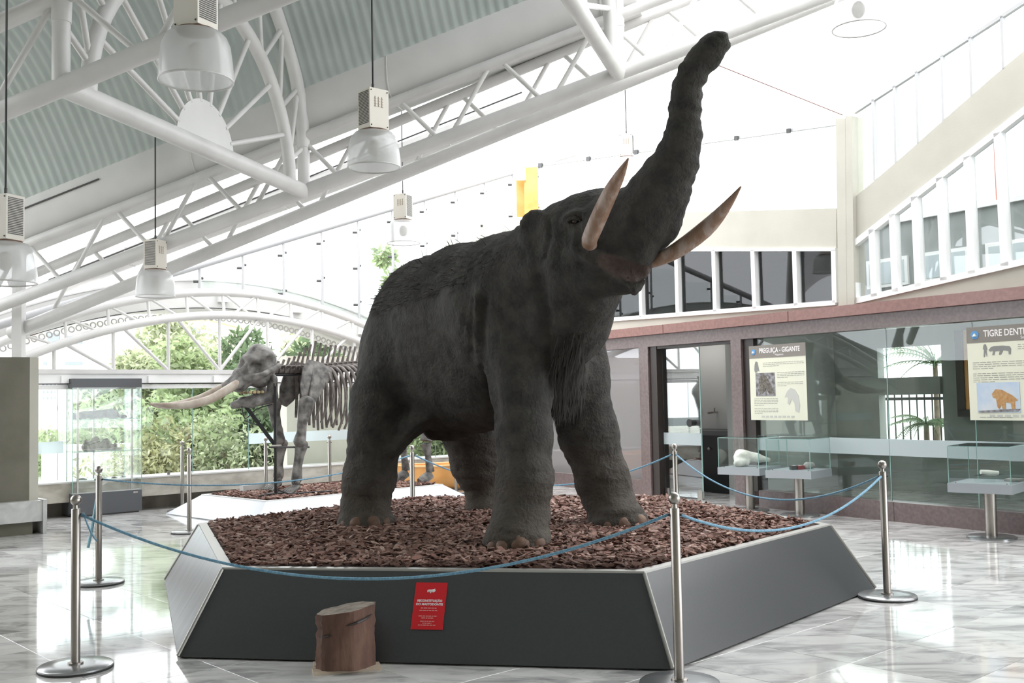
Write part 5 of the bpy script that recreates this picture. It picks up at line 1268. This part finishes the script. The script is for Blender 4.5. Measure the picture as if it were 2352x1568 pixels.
for k, (x, y, lab, m) in enumerate(((.02, -.08, 'dark specimen box lying left in the middle display case', M['dark']), (-.03, -.03, 'red and white specimen box in the middle display case', mat('dark_red_card', (.25, .03, .03), rough=.5)))):
    c = T2(x, y, .025); o = obj('specimen_box', MB().obox(c, nrm((.9, .3, 0)) * .045, nrm((-.3, .9, 0)) * .03, ZU * .024), m, None, origin=c - ZU * .024); tag(o, lab, 'box')
    q = obj('paper_label', MB().obox(c + ZU * .0245, nrm((.9, .3, 0)) * .02, nrm((-.3, .9, 0)) * .03, ZU * .0008), M['print'], o)
T3 = case((2278, 1235), 'glass display case with a clear riser, farthest to the right', .60, .66, .36)
ac = root('acrylic_riser', T3(.0, .0, 0), 'clear acrylic riser inside the right display case', 'riser')
for (x0, x1, y0, y1, z0, z1) in ((-.1, .1, -.15, .15, .065, .070), (-.1, .1, -.15, -.145, 0, .065), (-.1, .1, .145, .15, 0, .065)):
    obj('acrylic_sheet', MB().obox(T3((x0 + x1) / 2, (y0 + y1) / 2, (z0 + z1) / 2), ka * (x1 - x0) / 2, kb * (y1 - y0) / 2, ZU * (z1 - z0) / 2), M['cglass'], ac)
oo = obj('bone_fragment', MB().tube([T3(.06, -.06, .098), T3(.0, 0, .092), T3(-.07, .07, .085)], [.022, .024, .016], 9), M['bonelt'], None, 60, origin=T3(0, 0, .07)); tag(oo, 'pale bone fragment on the clear riser', 'bone')
oo = obj('fossil_plate', MB().obox(T3(-.18, .2, .012), ka * .07, kb * .10, ZU * .01), M['rocklt'], None, origin=T3(-.18, .2, 0)); tag(oo, 'flat pale fossil plate on the right case table', 'fossil')
# things on the stand behind the vitrine glass
ts_ = root('vitrine_table', U(6.9, 0, 1.2), 'pale table with rocks standing behind the vitrine glass', 'table')
obj('table_top', ub(MB(), 6.15, 7.9, .93, .975, .7, 1.7), mat('pale_green_table', (.62, .66, .5), rough=.5), ts_)
for u in (6.25, 7.8):
    for o in (.78, 1.62): obj('leg', ub(MB(), u - .03, u + .03, 0, .93, o - .03, o + .03), M['lamlt'], ts_)
for u, o, r, lab in ((5.0, 1.5, 0, ''), (6.55, 1.1, .10, 'reddish rock at left on the pale vitrine table'), (6.95, 1.15, .08, 'smaller rock in the middle of the pale vitrine table'), (7.3, 1.2, .07, 'rock at right on the pale vitrine table')):
    if r: rock('fossil_rock', [(U(u, 1.0, o), U(u + .1, 1.03, o), r * .6, r * .5)], mat('red_brown_rock', (.30, .17, .13), (.45, .36, .28), rough=.8, scale=12) if 'red_brown_rock' not in bpy.data.materials else bpy.data.materials['red_brown_rock'], lab, 'rock', .015, None, cut=.976)

# ================================================================== ORANGE BOAT BY THE WINDOW WALL
bo = gz(1015, 1131); bo = V3(bo[0] - .15, bo[1] + .35, 0)
bt = root('wooden_boat', bo, 'orange painted wooden boat lying before the sill at the back', 'boat')
bl = nrm((.93, .36, 0)); bw = V3(-bl[1], bl[0], 0); rows_o = []; rows_i = []
for x in np.linspace(-1.0, 1.0, 15):
    hw_ = .34 * (1 - abs(x) ** 2.6) + .02; zk = .02 + .12 * abs(x) ** 4; zt = .42 + .08 * abs(x) ** 3
    rows_o.append([bo + bl * x * 1.0 + bw * hw_ * math.sin(a) + ZU * (zt - (zt - zk) * math.cos(a) ** .8) for a in np.linspace(-math.pi / 2, math.pi / 2, 11)])
    rows_i.append([bo + bl * x * .96 + bw * (hw_ - .03) * math.sin(a) + ZU * (zt - (zt - zk - .03) * max(math.cos(a), 0) ** .8) for a in np.linspace(-math.pi / 2, math.pi / 2, 11)])
obj('hull', MB().grid(rows_o).grid([r[::-1] for r in rows_i]), M['orange'], bt, 60)
for e in (0, -1): obj('gunwale', MB().tube([r[e] for r in rows_o], .018, 8), mat('pale_orange_rail', (.75, .45, .2), rough=.4) if e == 0 else bpy.data.materials['pale_orange_rail'], bt, 60)
for x in (-.35, .35): obj('seat_plank', MB().obox(bo + bl * x + ZU * .34, bl * .09, bw * .3, ZU * .015), M['orange'], bt)
# ================================================================== OUTSIDE
struct('ground', MB().box(-90, 90, -60, 120, -1.2, -.9), mat('pale_forecourt_ground', (.44, .45, .40), (.55, .54, .49), rough=.9, scale=.6))
gb = struct('hillside', MB().grid([[V3(x, y, -1.0 + max(0, y - 26) * .04 + .6 * vnoise(np.array([[x * .09, y * .09, 1.]]))[0]) for x in np.linspace(-28, 40, 24)] for y in np.linspace(26, 60, 16)]), M['dkconc'] if False else mat('green_hillside', (.20, .30, .09), (.36, .42, .18), rough=.9, scale=.8, detail=8), smooth=180)
LEAF = [mat('leaf_green_%s' % n, c, rough=.6, isl=[c, tuple(x * 1.45 for x in c), tuple(x * .55 for x in c)], trans=.5) for n, c in (('fresh', (.30, .365, .20)), ('deep', (.13, .185, .10)), ('olive', (.38, .38, .22)), ('pale', (.42, .46, .31)))]
M['trunk'] = mat('grey_brown_bark', (.16, .12, .09), (.25, .2, .15), rough=.9, scale=10)
def tree(x, y, z0, h, r, n, mi, label, seed, leaf=.16, name='tree', cat='tree', lobes=9, thin=.42):
    rs = np.random.RandomState(seed); g = root(name, (x, y, z0), label, cat, 'trees and shrubs beyond the windows')
    tb = MB().tube([V3(x, y, z0), V3(x + .1 * r, y, z0 + h * .4), V3(x, y, z0 + h * .8)], [.09 * r + .04, .06 * r + .03, .02], 8)
    for k in range(5):
        a = rs.rand() * 6.28; tb.tube([V3(x, y, z0 + h * (.3 + .08 * k)), V3(x + .6 * r * math.cos(a), y + .6 * r * math.sin(a), z0 + h * (.55 + .08 * k))], [.035 * r + .01, .012], 6)
    obj('trunk', tb, M['trunk'], g, 60)
    cs = np.array([[x, y, z0 + h * .62]]) + np.column_stack([rs.normal(0, .5 * r, lobes), rs.normal(0, .5 * r, lobes), rs.normal(0, .19 * h, lobes)])
    lr = r * (.35 + .3 * rs.rand(lobes)); li = rs.randint(0, lobes, n)
    d = rs.normal(size=(n, 3)); d /= np.linalg.norm(d, axis=1)[:, None]
    p = cs[li] + d * (lr[li] * (.55 + .5 * rs.rand(n) ** .6))[:, None]
    p[:, 2] = np.maximum(p[:, 2], z0 + .08)
    u = nrm_rows(d * .35 + rs.normal(size=(n, 3)) * .8 + V3(0, 0, -.35)); v = nrm_rows(np.cross(u, rs.normal(size=(n, 3)))); L = leaf * (.6 + .8 * rs.rand(n))
    V_ = np.stack([p, p + u * (L * .5)[:, None] + v * (L * thin * .5)[:, None], p + u * L[:, None], p + u * (L * .5)[:, None] - v * (L * thin * .5)[:, None]], 1).reshape(-1, 3)
    F_ = np.arange(4 * n).reshape(-1, 4)
    obj('foliage', (V_, F_), LEAF[mi], g, kind=None); return g
def tpx(px, base_py, top_py, Y, wpx, *a, **k):
    b = at(px, base_py, Y); t = at(px, top_py, Y); tree(b[0], b[1], b[2], t[2] - b[2], wpx * Y / 2400 / 2, *a, **k)
tpx(365, 1120, 790, 24, 230, 5200, 3, 'pale green tree outside right of the glass cabinet', 1, .20)
tpx(500, 1130, 760, 23, 230, 5200, 0, 'fresh green tree outside behind the skeleton tusks', 2, .18)
tpx(620, 1100, 745, 22, 210, 5200, 1, 'dark green long-leaved tree outside above the skeleton skull', 3, .22, thin=.3)
tpx(735, 1095, 790, 25, 230, 4200, 3, 'light green tree outside behind the skeleton ribs', 4, .18)
tpx(225, 1110, 930, 26, 120, 2600, 0, 'green tree outside seen through the glass cabinet', 5, .18)
tpx(430, 1130, 940, 20.5, 240, 3600, 0, 'bushy shrub outside, below the tusks', 6, .15, name='shrub', cat='shrub')
tpx(600, 1120, 930, 20.8, 220, 3600, 1, 'dark shrub outside behind the skeleton front legs', 7, .15, name='shrub', cat='shrub')
tpx(330, 1130, 990, 20.2, 170, 2600, 2, 'yellowish shrub outside beside the glass cabinet', 8, .13, name='shrub', cat='shrub')
tpx(690, 1120, 960, 21.5, 170, 2600, 2, 'yellow leaved shrub outside near the pale pier', 9, .16, name='shrub', cat='shrub')
tpx(530, 1130, 1010, 20.0, 200, 2400, 3, 'low flowering shrub outside above the sill', 10, .12, name='shrub', cat='shrub')
tpx(990, 1100, 985, 24, 220, 2600, 0, 'leafy shrub outside seen between the mastodon legs', 11, .16, name='shrub', cat='shrub')
tpx(905, 900, 590, 27, 90, 1500, 0, 'slender tree top outside above the mastodon back', 12, .2, lobes=6)
tpx(130, 1130, 985, 23, 130, 2000, 0, 'low green shrub outside left of the cabinet', 13, .14, name='shrub', cat='shrub')
tpx(300, 1110, 775, 27, 190, 4200, 1, 'bluish green tree outside above the cabinet, right of the white block', 14, .2)
tpx(440, 1110, 765, 27, 220, 4600, 3, 'tall pale tree outside in the middle of the arch', 15, .2)
# hillside houses and the tall block behind the cabinet
M['bwhite'] = mat('white_building_render', (.88, .87, .86), rough=.8)
M['bpink'] = mat('pale_pink_render', (.80, .62, .55), rough=.8)
M['bwin'] = mat('blue_grey_building_window', (.22, .25, .33), rough=.2)
def house(px0, px1, py_top, py_bot, Y, m, label, wins, group=None):
    a, b = at(px0, py_bot, Y), at(px1, py_top, Y); g = root('building', (a[0] / 2 + b[0] / 2, Y, a[2]), label, 'building', 'buildings beyond the garden')
    w = obj('walls', MB().box(a[0], b[0], Y, Y + 5, a[2] - 3, b[2]), m, g)
    obj('roof_slab', MB().box(a[0] - .15, b[0] + .15, Y - .2, Y + 5.2, b[2], b[2] + .2), M['bwhite'], g)
    for (x0, y0, x1, y1) in wins:
        p, q = at(x0, y1, Y), at(x1, y0, Y); f = obj('window', MB().box(p[0], q[0], Y - .06, Y - .01, p[2], q[2]), M['bwin'], g)
    return g
house(90, 300, 740, 1010, 34, M['bwhite'], 'white apartment block outside, behind the tall glass cabinet', [(110, 765, 138, 800), (150, 770, 190, 790), (150, 830, 190, 838), (100, 830, 108, 838), (190, 870, 215, 900)] + [(98 + 9 * i, 882 + 14 * j, 102 + 9 * i, 889 + 14 * j) for i in range(4) for j in range(3)])
house(330, 480, 735, 800, 40, M['bpink'], 'small pink house outside on the hillside under the arch', [(383, 752, 410, 768), (440, 752, 460, 766)])
house(60, 130, 700, 900, 44, M['bpink'], 'pale house outside at the far left beyond the pier', [(112, 775, 132, 790)])
bn = root('red_banner', at(145, 1010, 30), 'pale red banner on a pole outside, seen through the left of the cabinet', 'banner')
obj('cloth', MB().grid([[at(131 + 34 * i / 6, 935 + 75 * j / 8, 30) + V3(0, .12 * math.sin(i * 1.7 + j * .4), 0) for i in range(7)] for j in range(9)]), mat('faded_red_cloth', (.80, .28, .26), rough=.8, trans=.4), bn, 180)
obj('pole', MB().tube([at(144, 1110, 30), at(144, 905, 30)], .05, 8), M['redbrown'], bn, 60)
pw = at(200, 1030, 21.5)
struct('wall_garden', MB().box(at(95, 1050, 21.5)[0], at(300, 1050, 21.5)[0], 21.5, 21.7, -1, at(95, 1022, 21.5)[2]), M['bwhite'])
# palms behind the vitrine room
def palm(u, o, z0, h, n, L, label, seed):
    rs = np.random.RandomState(seed); c = U(u, z0, o); g = root('palm', c, label, 'palm'); top = c + V3(.1, .1, h)
    obj('trunk', MB().tube([c, c * .5 + top * .5 + V3(.03, 0, 0), top], [.07, .05, .04], 8), M['trunk'], g, 60)
    for k in range(n):
        a = 6.283 * k / n + rs.rand() * .4; el = .2 + .9 * rs.rand(); dr = V3(math.cos(a), math.sin(a), 0); sd_ = V3(-dr[1], dr[0], 0); fb = MB()
        sp_ = [top + dr * L * t * math.cos(el * (1 - .6 * t)) + ZU * (L * (math.sin(el) * t - .62 * t * t)) for t in np.linspace(0, 1, 12)]
        fb.tube(sp_, list(np.linspace(.012, .003, 12)), 5)
        for i in range(1, 12):
            for e in np.linspace(0, 1, 3)[:2]:
                p = sp_[i - 1] * (1 - e) + sp_[i] * e; l = .34 * L * math.sin(math.pi * (i + e) / 12.5) + .05
                for s in (-1, 1):
                    t_ = p + sd_ * s * l * .85 + dr * l * .45 - ZU * l * .25; w = dr * .012
                    fb.add([p - w, p + w, t_], [(0, 1, 2)])
        obj('frond', fb, LEAF[1], g)
palm(uz(2140, 850, RB + 1.7)[0], RB + 1.7, 0, 1.9, 22, 1.25, 'palm with spreading fronds behind the iron fence', 1)
palm(uz(2118, 850, RB + .8)[0], RB + .75, 0, .95, 18, .58, 'low palm behind the iron fence', 2)
# building enclosure behind and beside the viewer
struct('wall_front', MB().box(-12, 14, -5.2, -5.0, 0, 8), M['beige'])
struct('wall_left', MB().box(-10.2, -10.0, -5.0, 4.5, 0, 8), M['beige'])
struct('wall_parapet', MB().box(-10.2, -10.0, 4.5, 15, 0, 1.7), M['beige'])
struct('ceiling_4', MB().box(-12, 14.0, -5.0, 7.0, 6.3, 6.5), M['corr'])
